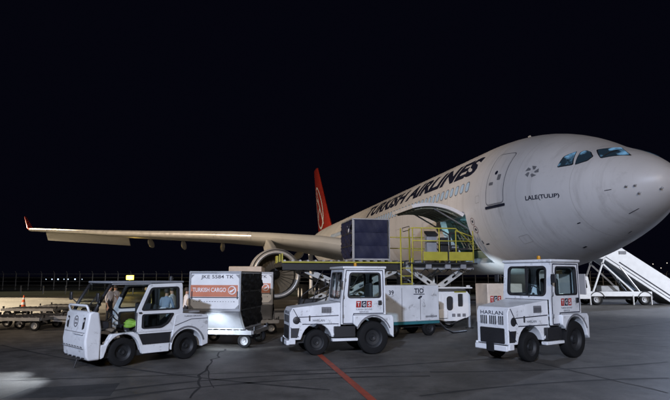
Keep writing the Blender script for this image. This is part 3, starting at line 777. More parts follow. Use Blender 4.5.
# ================================================================== TOW TRACTORS (local x = forward, y = left, z = up)
def arch(cx, cz, r, a0, a1, n=10): return [(cx+r*math.cos(R(a0+(a1-a0)*i/n)), cz+r*math.sin(R(a0+(a1-a0)*i/n))) for i in range(n+1)]
def pane(parent, poly, lo, hi, frame, gasket=True, m=None, gw=.045):
    # window pane with a rubber gasket, both real thickness
    if gasket:
        mid = (lo+hi)/2; g2 = hi+.012
        p = MB().slab(inset(poly, -.012), [inset(poly, gw)], lo-.012, g2, frame).build('window_gasket', black, parent)
    else: p = parent
    mid = (lo+hi)/2
    MB().slab(inset(poly, .02), [], mid-.004, mid+.004, frame).build('window_pane', m or glassm, p)
def side(y):    # (x, z, w) -> plane at y, growing outwards
    sg = 1 if y > 0 else -1
    return lambda u, v, w: V(u, y+sg*w, v)
def logo_tgs(parent, fx, frame_o, ux, uy, w, h):
    o = Vector(frame_o); ux = Vector(ux); uy = Vector(uy); nrm = ux.cross(uy).normalized()
    cols = (inkred, ink, inkred)
    for k, ch in enumerate('TGS'):
        bx = o+ux*(w/3*k)
        mb = MB(); q = [(.02, 0), (.93, 0), (1.0, 1), (.09, 1)]
        mb.add([bx+ux*(a*w/3)+uy*(b*h) for a, b in q], [(0, 1, 2, 3)]); pl_ = mb.build('logo_block', cols[k], parent)
        lettering('logo_letter', ch, pl_, inkwhite if fx else ink, bx+ux*(w/3*.26)+uy*(h*.16)+nrm*.003, ux, uy, w/3*.5, h*.68, .02)
    lettering('logo_text', 'TURKISH GROUND', parent, ink, o+ux*(w*.0)-uy*(h*.42), ux, uy, w*1.02, h*.24, .005)
    lettering('logo_text', 'SERVICES', parent, ink, o+ux*(w*.22)-uy*(h*.80), ux, uy, w*.56, h*.24, .005)
def harlan(name, label, loc, rz, frontdetail):
    t = thing(name, label, 'tractor', loc, rz, 'white cab tow tractors'); t.scale = (.9, 1, 1)
    WB = .86
    # hood
    prof = [(1.67, .40), (1.67, 1.10), (1.59, 1.22), (.14, 1.36), (.14, .46), (.36, .46)]+arch(WB, .34, .47, 165, 12)+[(1.36, .40)]
    hood = MB().prism(prof, -.60, .60).build('hood', white, t, bevel=.025, seg=3)
    for sg in (1, -1):
        y = sg*.606
        for a, b in (((1.40, .98), (.20, 1.02)), ((1.30, .80), (.20, .80)), ((1.57, 1.19), (1.34, .84))):
            MB().bar((a[0], y, a[1]), (b[0], y, b[1]), .012, .018, up=(0, 0, 1)).build('panel_seam', ink, hood)
        mb = MB(); mb.lathe([(.005, .02), (.07, .018), (.1, .0)], (0, 0, 0), (0, sg, 0), 20)
        for v in mb.v: v.x *= 1.25
        mb.build('side_lamp', black, hood, smooth=True, loc=(1.46, sg*.603, .90))
        MB().slab(rrect(.42, 1.08, .72, 1.24, .015), [], 0, .008, side(sg*.603)).build('louvre_plate', inkgrey, hood)
        for k in range(6): MB().box((.45+.048*k, sg*.613, 1.15), (.016, .006, .10)).build('louvre_slot', black, hood)
        MB().box((1.08, sg*.612, .95), (.04, .03, .14)).build('hood_latch', black, hood, bevel=.006)
        MB().bar((1.65, sg*.605, .72), (1.40, sg*.605, .47), .014, .02).build('panel_seam', ink, hood)
        # lower grille on the side of the nose
        MB().slab([(1.64, .45), (1.64, .70), (1.38, .70), (1.44, .45)], [], 0, .006, side(sg*.602)).build('side_grille', black, hood)
    lettering('hood_lettering', 'HARLAN', hood, ink, (.98, .6045, .865), (-1, 0, 0), (0, 0, 1), .36, .055, .01)
    # the front: slots, lettering, radiator opening, bumper
    MB().slab(rrect(-.47, .42, .47, .76, .03), [], 0, .012, lambda u, v, w: V(1.672+w, u, v)).build('radiator_opening', black, hood)
    for k in range(9): MB().box((1.687, 0, .45+.035*k), (.008, .9, .008)).build('radiator_bar', dark, hood)
    for k in range(13):
        if k in (4, 9): continue
        MB().box((1.675, -.42+.07*k, .93), (.012, .036, .19)).build('grille_slot', black, hood)
    lettering('front_lettering', 'HARLAN', hood, ink, (1.6735, -.44, 1.05), (0, 1, 0), (0, 0, 1), .88, .085, .012)
    MB().box((1.72, 0, .33), (.10, .92, .12)).build('bumper', white, t, bevel=.02)
    MB().box((1.775, 0, .345), (.02, .22, .2)).build('tow_plate', dark, t, bevel=.005)
    for sg in (1, -1):
        MB().box((1.60, sg*.465, .36), (.2, .05, .14)).build('bumper_corner', white, t, bevel=.015)
    # chassis
    MB().box((0, 0, .40), (2.9, .62, .2)).build('chassis', dark, t)
    # rear body with wheel arch
    prof = [(-1.52, .42), (-1.52, .95), (-1.46, 1.02), (-.22, 1.02), (-.22, .80), (-.34, .72)]+arch(-WB, .43, .54, 28, 172)
    rear = MB().prism(prof, -.76, .76).build('rear_body', white, t, bevel=.025, seg=3)
    for sg in (1, -1):
        MB().slab(arch(-WB, .43, .60, 25, 155, 14)+arch(-WB, .43, .56, 155, 25, 14), [], 0, .008, side(sg*.761)).build('arch_trim', inkgrey, rear)
        # battery / step panel between the wheels
        MB().box((.02, sg*.60, .60), (.66, .14, .28)).build('step_panel', black, t, bevel=.01)
        MB().box((.02, sg*.615, .395), (.80, .16, .07)).build('sill', white, t, bevel=.012)
        MB().slab([(.14, .76), (.36, .5), (.40, .5), (.18, .78)], [], 0, .02, side(sg*.6)).build('arch_panel', white, t)
    MB().box((-1.545, 0, .6), (.05, .3, .2)).build('rear_hitch', dark, t)
    # cab
    cab = MB()
    sidep = [(.15, .79), (.15, 1.36), (.04, 2.24), (-1.27, 2.24), (-1.29, 1.03), (-.21, 1.03), (-.21, .79)]
    win = rpoly([(-.06, 1.47), (-.13, 2.14), (-1.12, 2.14), (-1.14, 1.47)], .10)
    for sg in (1, -1): cab.slab(sidep, [win], -.05, 0, side(sg*.68))
    fw = rrect(-.55, 1.45, .55, 2.15, .11)
    fx = lambda z: .15-(z-1.36)*.11/.88
    ff = lambda u, v, w: V(fx(v)+w, u, v)
    cab.slab([(-.629, 1.37), (.629, 1.37), (.629, 2.24), (-.629, 2.24)], [fw], -.05, 0, ff)
    rw = rrect(-.5, 1.4, .5, 2.1, .1)
    fr_ = lambda u, v, w: V(-1.285+w, u, v)
    cab.slab([(-.629, 1.03), (.629, 1.03), (.629, 2.24), (-.629, 2.24)], [rw], 0, .05, fr_)
    cab.box((-.6, 0, 1.0), (1.36, 1.25, .04))
    co = cab.build('cab', white, t)
    for sg in (1, -1): pane(co, win, -.05, 0, side(sg*.68))
    pane(co, fw, -.05, 0, ff); pane(co, rw, 0, .05, fr_)
    MB().box((fx(1.8)-.02, 0, 1.8), (.06, .05, .72)).build('windscreen_pillar', black, co)
    MB().box((-.61, 0, 2.275), (1.42, 1.44, .07)).build('roof', white, t, bevel=.03, seg=3)
    # door seam, hinges, handle
    for sg in (1, -1):
        y = sg*.684
        for a, b in (((.09, .82), (.09, 1.38)), ((.09, 1.38), (-.02, 2.2)), ((-.02, 2.2), (-1.2, 2.2)), ((-1.2, 2.2), (-1.22, 1.08)), ((-1.22, 1.06), (-.24, 1.06)), ((-.25, 1.06), (-.25, .82)), ((-.25, .81), (.09, .81))):
            MB().bar((a[0], y, a[1]), (b[0], y, b[1]), .012, .022).build('door_seam', ink, co)
        for z in (1.0, 1.5, 1.95): MB().box((.09-(max(z-1.36, 0))*.125, sg*.695, z), (.05, .03, .09)).build('hinge', steel, co, bevel=.006)
        MB().box((-1.1, sg*.695, 1.34), (.11, .03, .12)).build('door_handle', black, co, bevel=.01)
    logo_tgs(co, True, (-.32, .6835, 1.22), (-1, 0, 0), (0, 0, 1), .52, .17)
    # mirrors, beacon, wiper
    for sg in (1, -1):
        MB().tube([(.06, sg*.66, 1.9), (.2, sg*.80, 1.92)], .012, 6).build('mirror_arm', black, t)
        MB().box((.21, sg*.82, 1.86), (.04, .13, .2)).build('mirror', black, t, bevel=.015)
    MB().lathe([(.05, 0), (.05, .05), (.045, .1), (.001, .12)], (-.55, 0, 2.309), n=14).build('beacon', amber, t, smooth='auto')
    MB().tube([(fx(1.42)+.03, .1, 1.42), (fx(1.9)+.03, .3, 1.9)], .01, 6).build('wiper', black, t)
    # inside
    seat = MB().box((-.75, 0, 1.2), (.5, .52, .16)).build('seat', seatm, t, bevel=.04)
    MB().box((-1.0, 0, 1.55), (.13, .5, .62)).build('seat_back', seatm, seat, bevel=.05)
    MB().tube([(-.02, .0, 1.1), (-.22, .0, 1.5)], .03, 8).build('steering_column', black, t)
    q = Matrix.Rotation(R(-60), 3, 'Y'); ring = [V(-.23, 0, 1.52)+q @ V(.19*math.cos(2*pi*i/16), .19*math.sin(2*pi*i/16), 0) for i in range(17)]
    MB().tube(ring, .016, 6, cap=False).build('steering_wheel', black, t, smooth=True)
    MB().box((.0, 0, 1.36), (.16, 1.1, .12)).build('dashboard', black, t, bevel=.03)
    MB().tube([(1.2, .55, 0.34), (1.2, .55, .35)], .01, 4)
    for sg in (1, -1):
        
        for w_ in (wheel(t, (WB, sg*.45, .33), .33, .2, dark), wheel(t, (-WB, sg*.62, .43), .43, .26, dark)): w_.scale = (1/.9, 1, 1)
    # the hood narrows towards the grille
    done = set()
    def taper(o):
        if o.data.name not in done:
            done.add(o.data.name)
            for v_ in o.data.vertices: v_.co.y *= 1.0-.27*min(1, max(0, (v_.co.x+o.location.x-.14)/1.6))
        o.location.y *= 1.0-.27*min(1, max(0, (o.location.x-.14)/1.6)) if o.location.length else 1
        for c_ in o.children: taper(c_)
    taper(hood)
    return t
a = R(15); pf, pr = G(313, 356), G(369, 352)
mid = (pf+pr)/2 + V(-.13, .35, 0)
ct = harlan('tow_tractor', 'white cab tow tractor seen side-on in the middle, its nose beside the white cargo containers', (mid.x+.06, mid.y+.10, 0), pi+a, False); ct.scale = (.87, 1, 1)
a = R(34); pf, pr = G(529, 360), G(574, 352)
mid = (pf+pr)/2 + V(-.47, -.12, 0)
rt = harlan('tow_tractor', 'white cab tow tractor with a slotted lettered grille facing left, under the airplane nose', (mid.x-.12, mid.y-.03, 0), pi+a, True); rt.scale = (.885, 1.06, 1.07)

# low open-fronted tractor on the left
def low_tractor(loc, rz):
    t = thing('cargo_tractor', 'low white cargo tractor with open front and black posts, leftmost of the vehicles', 'tractor', loc, rz)
    WB = .81
    fp = MB().prism([(1.34, .20), (1.60, .20), (1.66, .30), (1.70, .62), (1.63, 1.22), (1.56, 1.27), (1.40, 1.24), (1.34, .9)], -.68, .68).build('front_panel', white, t, bevel=.05, seg=3)
    fxx = lambda z: 1.70-(z-.62)*.07/.60+.002
    ffp = lambda u, v, w: V(fxx(v)+w, u, v)
    MB().slab(circ(0, 1.03, .13, 24), [circ(0, 1.03, .105, 24)], 0, .006, ffp).build('front_badge', inkgrey, fp)
    for k in range(4):
        q = R(45+90*k); MB().slab(circ(.055*math.cos(q), 1.03+.055*math.sin(q), .03, 10), [], 0, .005, ffp).build('badge_mark', inkgrey, fp)
    for sg in (1, -1):
        MB().slab(rpoly([(sg*.42, .86), (sg*.52, .9), (sg*.52, 1.14), (sg*.42, 1.12)], .02), [], 0, .008, ffp).build('front_lamp', black, fp)
        MB().slab(circ(sg*.47, 1.06, .035, 12), [], .009, .02, ffp).build('lamp_lens', lampglass, fp)
    for y0, y1, z in ((-.6, .6, .80), (-.6, .6, .47)):
        MB().box((fxx(z), 0, z), (.006, y1-y0, .012)).build('panel_seam', inkgrey, fp)
    for k in range(7): MB().box((fxx(.5), -.5+.165*k, .5), (.008, .05, .018)).build('vent_slot', black, fp)
    for k in range(5): MB().box((1.655, -.5+.25*k, .25), (.03, .09, .03)).build('vent_slot', black, fp)
    MB().box((fxx(.8)+.03, .3, .78), (.06, .5, .03)).build('step_bar', white, fp, bevel=.01)
    MB().tube([(1.58, -.56, 1.22), (1.63, -.55, 1.36), (1.63, -.5, 1.39), (1.63, .5, 1.39), (1.63, .55, 1.36), (1.58, .56, 1.22)], .028, 8).build('handle_bar', white, t, smooth=True)
    MB().tube([(1.62, .1, .2), (1.68, .1, .02)], .022, 8).build('tow_pin', black, t)
    # body sides
    fl = MB().box((.6, 0, .27), (1.5, 1.16, .12)).build('floor', dark, t)
    prof = [(1.33, .21), (1.33, .40), (1.22, .44)]+arch(WB, .32, .41, 20, 160, 12)+[(.36, .24), (-.32, .24)]+[(-.32, .42), (.34, .44), (.50, .68), (.62, .76), (1.0, .76), (1.16, .70), (1.34, .5)]
    for sg in (1, -1):
        q = [(1.33, .21), (1.345, .52), (1.24, .52), (1.10, .74), (.60, .76), (.46, .70), (.34, .44), (-.34, .44), (-.34, .24), (.36, .24)]+arch(WB, .32, .40, 172, 8, 12)+[(1.25, .24)]
        MB().slab(q, [], -.16, 0, side(sg*.66)).build('fender', white, t, bevel=.02)
        MB().slab([(.36, .455), (-.35, .455), (-.35, .70), (.45, .70)], [], -.1, -.015, side(sg*.66)).build('side_panel', black, t, bevel=.008)
    MB().slab([(.45, .70), (.5, .745), (-.5, .745), (-.5, .70)], [], -.66, .66, lambda u, v, w: V(u, w, v)).build('body_rail', white, t)
    prof = [(-1.40, .34), (-1.40, 1.0), (-1.34, 1.07), (-.60, 1.14), (-.46, 1.10), (-.40, .72), (-.36, .30), (-.38, .26)]+arch(-WB, .32, .42, -5, 185, 14)+[(-1.26, .3)]
    rb = MB().prism(prof, -.68, .68).build('rear_body', white, t, bevel=.03, seg=3)
    for sg in (1, -1):
        MB().slab(arch(-WB, .32, .50, 15, 165, 12)+arch(-WB, .32, .455, 165, 15, 12), [], 0, .008, side(sg*.681)).build('arch_trim', inkgrey, rb)
        MB().bar((-.45, sg*.683, .84), (-.9, sg*.683, .98), .01, .012).build('panel_seam', ink, rb)
        MB().bar((-.9, sg*.683, .98), (-1.38, sg*.683, .98), .01, .012).build('panel_seam', ink, rb)
    lettering('side_lettering', 'TURKISH GROUND', rb, ink, (-.70, .684, 1.035), (-1, 0, 0), (0, 0, 1), .5, .035, .005)
    # rail on the rear deck
    MB().box((-1.0, 0, 1.14), (.55, .9, .05)).build('rear_deck', gal, t, bevel=.01)
    MB().box((-1.43, 0, .45), (.08, .24, .2)).build('rear_hitch', dark, t)
    # cab side frames with two windows each
    dp = rpoly([(.53, .745), (.53, 1.22), (.24, 1.86), (-.62, 1.88), (-.66, 1.13), (-.52, .745)], .05, 3)
    w1 = rpoly([(.43, 1.24), (.20, 1.77), (-.52, 1.79), (-.55, 1.24)], .07)
    w2 = rpoly([(.40, 1.15), (.40, .82), (-.1, .82), (-.28, .92), (-.42, 1.15)], .06)
    for sg in (1, -1):
        d_ = MB().slab(dp, [w1, w2], -.05, 0, side(sg*.675)).build('door', white, t)
        pane(d_, w1, -.05, 0, side(sg*.675)); pane(d_, w2, -.05, 0, side(sg*.675), m=glassdark)
        MB().box((.46, sg*.69, 1.19), (.07, .03, .035)).build('door_handle', black, d_, bevel=.006)
        MB().bar((.54, sg*.678, .76), (.54, sg*.678, 1.2), .012, .014).build('door_seam', ink, d_)
        MB().tube([(1.50, sg*.61, 1.22), (1.40, sg*.61, 1.45), (1.16, sg*.60, 1.86)], [.045, .04, .035], 8).build('front_post', black, t, smooth=True)
        MB().tube([(1.42, sg*.62, 1.40), (1.50, sg*.78, 1.52)], .012, 6).build('mirror_arm', black, t)
        MB().box((1.52, sg*.80, 1.58), (.05, .12, .2)).build('mirror', black, t, bevel=.02)
        MB().bar((1.14, sg*.63, 1.875), (.2, sg*.645, 1.875), .05, .05).build('roof_rail', grey, t)
    rq = [(-.62, 1.3), (.62, 1.3), (.62, 1.85), (-.62, 1.85)]
    rframe = lambda u, v, w: V(-.64+w, u, v)
    MB().slab([(-.62, 1.14), (.62, 1.14), (.62, 1.86), (-.62, 1.86)], [rrect(-.52, 1.24, .52, 1.78, .07)], 0, .04, rframe).build('rear_frame', white, t)
    MB().slab(rrect(-.54, 1.22, .54, 1.80, .07), [], .016, .024, rframe).build('rear_pane', glassm, t)
    wsf = lambda u, v, w: V(1.50-(v-1.27)*.36/.6+w, u, v)
    MB().slab(rrect(-.56, 1.27, .56, 1.84, .05), [], 0, .008, wsf).build('windscreen', glassm, t)
    MB().tube([(1.48, .1, 1.30), (1.30, .25, 1.62)], .012, 6).build('wiper', black, t)
    MB().box((.26, 0, 1.905), (1.84, 1.36, .05)).build('roof', grey, t, bevel=.02, seg=3)
    MB().lathe([(.05, 0), (.05, .06), (.04, .11), (.001, .13)], (-.45, .4, 1.931), n=14).build('beacon', black, t, smooth='auto')
    # inside
    st = MB().box((.25, .28, .78), (.5, .5, .14)).build('seat', seatm, t, bevel=.04)
    MB().box((-.02, .28, 1.1), (.12, .48, .56)).build('seat_back', seatm, st, bevel=.05)
    st2 = MB().box((.25, -.3, .78), (.5, .5, .14)).build('seat', seatm, t, bevel=.04)
    MB().box((-.02, -.3, 1.1), (.12, .48, .56)).build('seat_back', seatm, st2, bevel=.05)
    MB().box((1.25, 0, .95), (.22, 1.2, .16)).build('dashboard', black, t, bevel=.03)
    MB().tube([(1.15, .28, .95), (.92, .28, 1.14)], .03, 8).build('steering_column', black, t)
    q = Matrix.Rotation(R(-55), 3, 'Y'); ring = [V(.9, .28, 1.15)+q @ V(.19*math.cos(2*pi*i/16), .19*math.sin(2*pi*i/16), 0) for i in range(17)]
    MB().tube(ring, .016, 6, cap=False).build('steering_wheel', black, t, smooth=True)
    for sg in (1, -1):
        wheel(t, (WB, sg*.54, .32), .32, .2, dark); wheel(t, (-WB, sg*.54, .33), .33, .22, dark)
    # the tractor's own lit headlamps
    for sg in (1, -1):
        l = bpy.data.lights.new('headlamp_beam', 'SPOT'); l.energy = 620; l.color = (.82, .9, 1); l.spot_size = R(58); l.spot_blend = 1.0; l.shadow_soft_size = .04
        o = bpy.data.objects.new('headlamp_beam', l); C.objects.link(o); o.parent = t; o.location = (1.74, sg*.47, 1.0)
        o.rotation_euler = (V(1, .40, -.43)).to_track_quat('-Z', 'Y').to_euler()
    l = bpy.data.lights.new('dolly_fill_light', 'SPOT'); l.energy = 300; l.color = (.75, .86, 1); l.spot_size = R(75); l.spot_blend = .7; l.shadow_soft_size = .05  # added light, brightens the dolly and the ground behind the tractor
    o = bpy.data.objects.new('dolly_fill_light', l); C.objects.link(o); o.parent = t; o.location = (-1.45, -.3, .85)
    o.rotation_euler = (V(-1, -.15, -.36)).to_track_quat('-Z', 'Y').to_euler()
    wl_ = MB().box((-1.42, -.3, .88), (.05, .12, .1)).build('added_lamp_box', lampglass, t, bevel=.01)  # made-up lamp body for the added dolly light
    return t
a = R(45); pf, pr = G(128, 365.7), G(190, 358.5); mid = (pf+pr)/2
lt = low_tractor((mid.x-.54, mid.y+.36, 0), pi+a)
# crumpled hi-vis vest on its seat
def lump(name, m, c, d, seed, parent=None, n=3):
    rnd = random.Random(seed); bm = bmesh.new(); bmesh.ops.create_icosphere(bm, subdivisions=n, radius=1)
    for v in bm.verts:
        k = 1+.22*math.sin(v.co.x*5+seed)+.16*math.sin(v.co.y*7+seed*2)+.12*math.cos(v.co.z*9+v.co.x*4)
        v.co = V(v.co.x*k*d[0], v.co.y*k*d[1], v.co.z*k*d[2])
    me = bpy.data.meshes.new(name); bm.to_mesh(me); bm.free()
    return link(name, me, m, parent, smooth=True, loc=c)
wp = lambda l_: Matrix.Translation(lt.location) @ Matrix.Rotation(pi+a, 4, 'Z') @ Vector(l_)
tag(lump('safety_vest', vest, wp((.50, .40, .93)), (.22, .17, .09), 3), 'crumpled bright yellow-green vest lying on the seat of the left tractor', 'vest')
tag(lump('plastic_bag', inkwhite, wp((1.12, .42, .44)), (.15, .13, .11), 8), 'pale plastic bag on the floor of the open left tractor', 'bag')

# ================================================================== CONTAINERS AND DOLLIES
def container(name, label, loc, rz, curtain, face, code=None, group=None):
    # base 1.56 x 1.53, top 2.01: overhang towards -y (face over the slope); profile seen on the +x / -x ends
    t = thing(name, label, 'container', loc, rz, group)
    prof = [(.78, 0), (.78, 1.62), (-1.23, 1.62), (-1.23, .53), (-.78, .0)]       # (y, z)
    fr_ = lambda u, v, w: V(w, u, v)
    MB().prism([(p[0]*.985, .01+p[1]*.985) for p in prof], -.745, .745, fr_).build('shell', curtain[0], t)
    # corner posts and edge rails
    for x in (-.75, .75):
        for (a_, b_) in zip(prof, prof[1:]+prof[:1]):
            MB().bar((x, a_[0], a_[1]+.015), (x, b_[0], b_[1]+.015), .05, .05, up=(1, 0, 0)).build('edge_rail', gal, t)
    for p in prof: MB().bar((-.75, p[0], p[1]+.015), (.75, p[0], p[1]+.015), .045, .045).build('edge_rail', gal, t)
    # overhang face panel
    if face:
        pn = MB().box((0, -1.232, 1.085), (1.44, .03, .98)).build('face_panel', white2, t, bevel=.006)
        ob = MB().box((-.02, -1.249, 1.10), (1.42, .006, .33)).build('colour_band', orange, pn)
        MB().box((0, -1.25, .915), (1.43, .008, .022)).build('panel_rail', black, pn)
        for x in (-.68, .68): MB().box((x, -1.253, .98), (.03, .012, .22)).build('panel_latch', black, pn)
        rnd = random.Random(4)
        for k in range(16): MB().box((-.62+.08*k, -1.2485, .80), (.04*rnd.uniform(.4, 1.2), .004, .02)).build('panel_stencil', inkgrey, pn)
        for sx in (-1, 1):
            for z in (.61, 1.56): MB().slab([(0, 0), (.1, 0), (0, .1)], [], 0, .02, lambda u, v, w, sx=sx, z=z: V(sx*(.72-u), -1.247-w, z+(v if z < 1 else -v))).build('corner_gusset', gal, pn)
        lettering('band_lettering', 'TURKISH CARGO', pn, inkwhite, (-.66, -1.2545, 1.07), (1, 0, 0), (0, 0, 1), 1.0, .12, .012)
        tri, pts = polyfill(circ(0, 0, .12, 24), [circ(-.01, 0, .095, 24)])
        MB().add([V(.52+u, -1.2545, 1.12+v) for u, v in pts], tri).build('band_emblem', inkwhite, pn)
        st = MB(); st.slab([(-.09, -.03), (0, .01), (.1, .07), (.02, -.03), (-.04, -.07)], [], 0, .002, lambda u, v, w: V(.52+u, -1.2545-w, 1.12+v)); st.build('band_emblem', inkwhite, pn)
        if code: lettering('code_lettering', code, pn, ink, (-.42, -1.2485, 1.42), (1, 0, 0), (0, 0, 1), .98, .13, .01)
        sp = MB(); dz = .53; dy = .45; L = math.hypot(dz, dy)
        sl_ = lambda u, v, w: V(u, -.78-v*dy/L-w*dz/L, v*dz/L-w*-.0-w*dy/L+.01)
        sp.slab([(-.72, .04), (.72, .04), (.72, L-.04), (-.72, L-.04)], [], .0, .025, sl_); sp.build('slope_panel', aluminium, t)
    MB().box((0, .0, .03), (1.56, 1.6, .05)).build('base_plate', aluminium, t)
    # fabric doors on the ends: folds with straps
    for sx, m in curtain[1]:
        rows = 3
        P = []; ny, nz = 26, 30; rnd = random.Random(int(sx*10)+5)
        for i in range(nz+1):
            z = .06+1.53*i/nz; ylo = -1.2 if z > .53 else -.76-.44*z/.53
            for j in range(ny+1):
                y = ylo+(.74-ylo)*j/ny
                sag = .05*abs(math.sin(pi*3*i/nz))**.7+.022*math.sin(y*9+i*.6)+.014*math.sin(y*23-i*.9)+.012*math.sin(i*2.1+y*4)
                P.append(V(sx*(.765+sag), y, z))
        MB().add(P, [(i*(ny+1)+j, i*(ny+1)+j+1, (i+1)*(ny+1)+j+1, (i+1)*(ny+1)+j) for i in range(nz) for j in range(ny)]).build('curtain', m, t, smooth=True)
        for z in (.57, 1.08): MB().box((sx*.775, -.2, z), (.03, 1.9, .045)).build('strap', black, t)
    return t
def dolly(label, loc, rz, bar=1, L=2.0, Wd=1.7):
    t = thing('baggage_dolly', label, 'dolly', loc, rz, 'cargo dollies')
    fr_ = MB(); z = .44
    for y in (-Wd/2, Wd/2): fr_.bar((-L/2, y, z), (L/2, y, z), .07, .12)
    for x in (-L/2, 0, L/2): fr_.bar((x, -Wd/2+.04, z), (x, Wd/2-.04, z), .07, .1)
    f = fr_.build('frame', gal, t)
    for k in range(9): MB().tube([(-L/2+.18+k*(L-.36)/8, -Wd/2+.06, z+.045), (-L/2+.18+k*(L-.36)/8, Wd/2-.06, z+.045)], .035, 8).build('roller', steel, f, smooth='auto')
    for x in (-L/2+.25, L/2-.25):
        MB().bar((x, -Wd/2+.1, .22), (x, Wd/2-.1, .22), .07).build('axle', dark, t)
        MB().bar((x, 0, .22), (x, 0, .42), .2, .2).build('turntable', dark, t)
        for y in (-Wd/2+.12, Wd/2-.12): wheel(t, (x, y, .2), .2, .12, gal)
    MB().bar((bar*L/2, 0, .34), (bar*(L/2+.8), 0, .28), .06).build('tow_bar', gal, t)
    MB().lathe([(.05, -.015), (.09, -.015), (.09, .015), (.05, .015)], (bar*(L/2+.86), 0, .28), n=14, close=True).build('tow_eye', dark, t)
    for x in (-L/2-.02, L/2+.02):
        for y in (-Wd/2+.2, Wd/2-.2): MB().box((x, y, z+.1), (.04, .1, .12)).build('stop', black, t)
    return t
c1 = V(-3.24, 17.0, 0); b = R(-9)
dolly('dolly under the white container lettered with a code, behind the left tractor', (c1.x, c1.y+.0, 0), b, -1)
container('cargo_container', 'white and orange cargo container with black fabric end and lettered code on top edge', (c1.x, c1.y, .53), b, (aluminium, [(1, blackfab)]), True, 'JKE 5584 TK', 'cargo containers')
c2 = V(-3.15, 20.6, 0); b2 = R(9)
dolly('dolly under the half-hidden container in front of the engine', (c2.x, c2.y, 0), b2, -1)
container('cargo_container', 'half-hidden white and orange container peeking out in front of the engine', (c2.x, c2.y, .53), b2, (aluminium, [(1, blackfab)]), True, 'JKE 5584 TK', 'cargo containers')
# tall plain box trailer behind
p = AY(246, 266, 30)
bt = thing('box_trailer', 'plain cream box trailer, only its top edge showing above the white container', 'trailer', (p.x, 30, 0), R(4))
MB().box((0, .9, .55+(p.z-.55)/2), (1.75, 2.6, p.z-.6)).build('box_body', cream, bt, bevel=.03)
MB().box((0, .9, .5), (1.6, 2.5, .12)).build('trailer_frame', dark, bt)
for x in (-.88, .88):
    for k in range(4): MB().box((x, -.2+.72*k, .6+(p.z-.6)/2), (.03, .05, p.z-.75)).build('box_rib', cream, bt)
for y in (.1, 1.8):
    for x in (-.7, .7): wheel(bt, (x, y, .3), .3, .18, gal, axis='y')

# ================================================================== CARGO LOADER (local x = towards fuselage, y = aft (away from camera))
DZ = 2.64
LC = (OS0+OS1)/2
base = PW(LC, 6.55, 0)
ld = thing('cargo_loader', 'scissor cargo loader with yellow railings raised to the open hold door', 'loader', base, math.atan2(-tu.y, -tu.x), None)
HW = 1.5
def L(s, t, u): return V(6.3-t, s-LC, u)       # aircraft station to loader local (x grows to the fuselage)
# main deck: near 5.0 .. 10.3, bridge 2.35 .. 4.9
md = MB().box((-1.4, 0, DZ-.14), (4.8, 2*HW-.1, .2)).build('main_deck', dark, ld, bevel=.01)
for sy in (-1, 1):
    MB().box((-1.4, sy*HW, DZ-.065), (4.8, .08, .055)).build('deck_edge', yellow, md)
    MB().box((-1.4, sy*(HW-.02), DZ-.26), (4.75, .06, .2)).build('deck_beam', dark, md)
for k in range(16): MB().tube([(-3.68+k*.3, -HW+.12, DZ-.02), (-3.68+k*.3, HW-.12, DZ-.02)], .05, 8).build('roller', steel, md, smooth='auto')
MB().box((-3.79, .6, DZ+.08), (.08, .5, .3)).build('stop_plate', yellow, md, bevel=.01)
for y in (-1.3, -.4): MB().box((-3.77, y, DZ+.1), (.05, .08, .34)).build('stop_pin', yellow, md)
bd = MB().box((2.62, 0, DZ-.1), (2.65, 2*HW, .16)).build('bridge_deck', grey, ld, bevel=.01)
MB().box((2.62, -HW+.005, DZ-.26), (2.65, .1, .16)).build('bridge_beam', gal, bd)
for k in range(8): MB().tube([(1.5+k*.32, -HW+.3, DZ+.01), (1.5+k*.32, HW-.3, DZ+.01)], .045, 8).build('roller', steel, bd, smooth='auto')
# yellow railing along the near side of the bridge, with kick panels
def rail_tube(name, pts, r=.023, parent=bd): return MB().tube(pts, r, 8).build(name, yellow, parent, smooth=True)
yn = -HW-.42
MB().box((2.55, -HW-.22, DZ-.10), (2.75, .46, .06)).build('walkway', dark, bd)
xs = [1.25, 1.62, 2.35, 3.05, 3.78]
for x in xs: rail_tube('rail_post', [(x, yn, DZ-.1), (x, yn, DZ+1.28 if x < 3.0 else DZ+1.2-.0*(x-3.0))])
rail_tube('handrail', [(1.25, yn, DZ+1.28), (3.05, yn, DZ+1.28), (3.78, yn, DZ+.62)]); rail_tube('handrail', [(1.25, yn, DZ+.78), (3.78, yn, DZ+.78)])
rail_tube('handrail', [(3.05, yn, DZ+1.2), (3.78, yn, DZ+.95)])
for x0, x1 in ((1.68, 2.68), (2.75, 3.74)): MB().box(((x0+x1)/2, yn-.01, DZ+.18), (x1-x0, .035, .34)).build('kick_panel', yellow, bd, bevel=.008)
rail_tube('handrail', [(1.25, yn, DZ+1.28), (1.25, -HW, DZ+1.28), (1.25, -HW, DZ-.05)])
for x in (1.25, 2.35, 3.6): rail_tube('rail_post', [(x, HW+.05, DZ-.1), (x, HW+.05, DZ+1.15)])
rail_tube('handrail', [(1.25, HW+.05, DZ+1.15), (3.6, HW+.05, DZ+1.15)]); rail_tube('handrail', [(1.25, HW+.05, DZ+.65), (3.6, HW+.05, DZ+.65)])
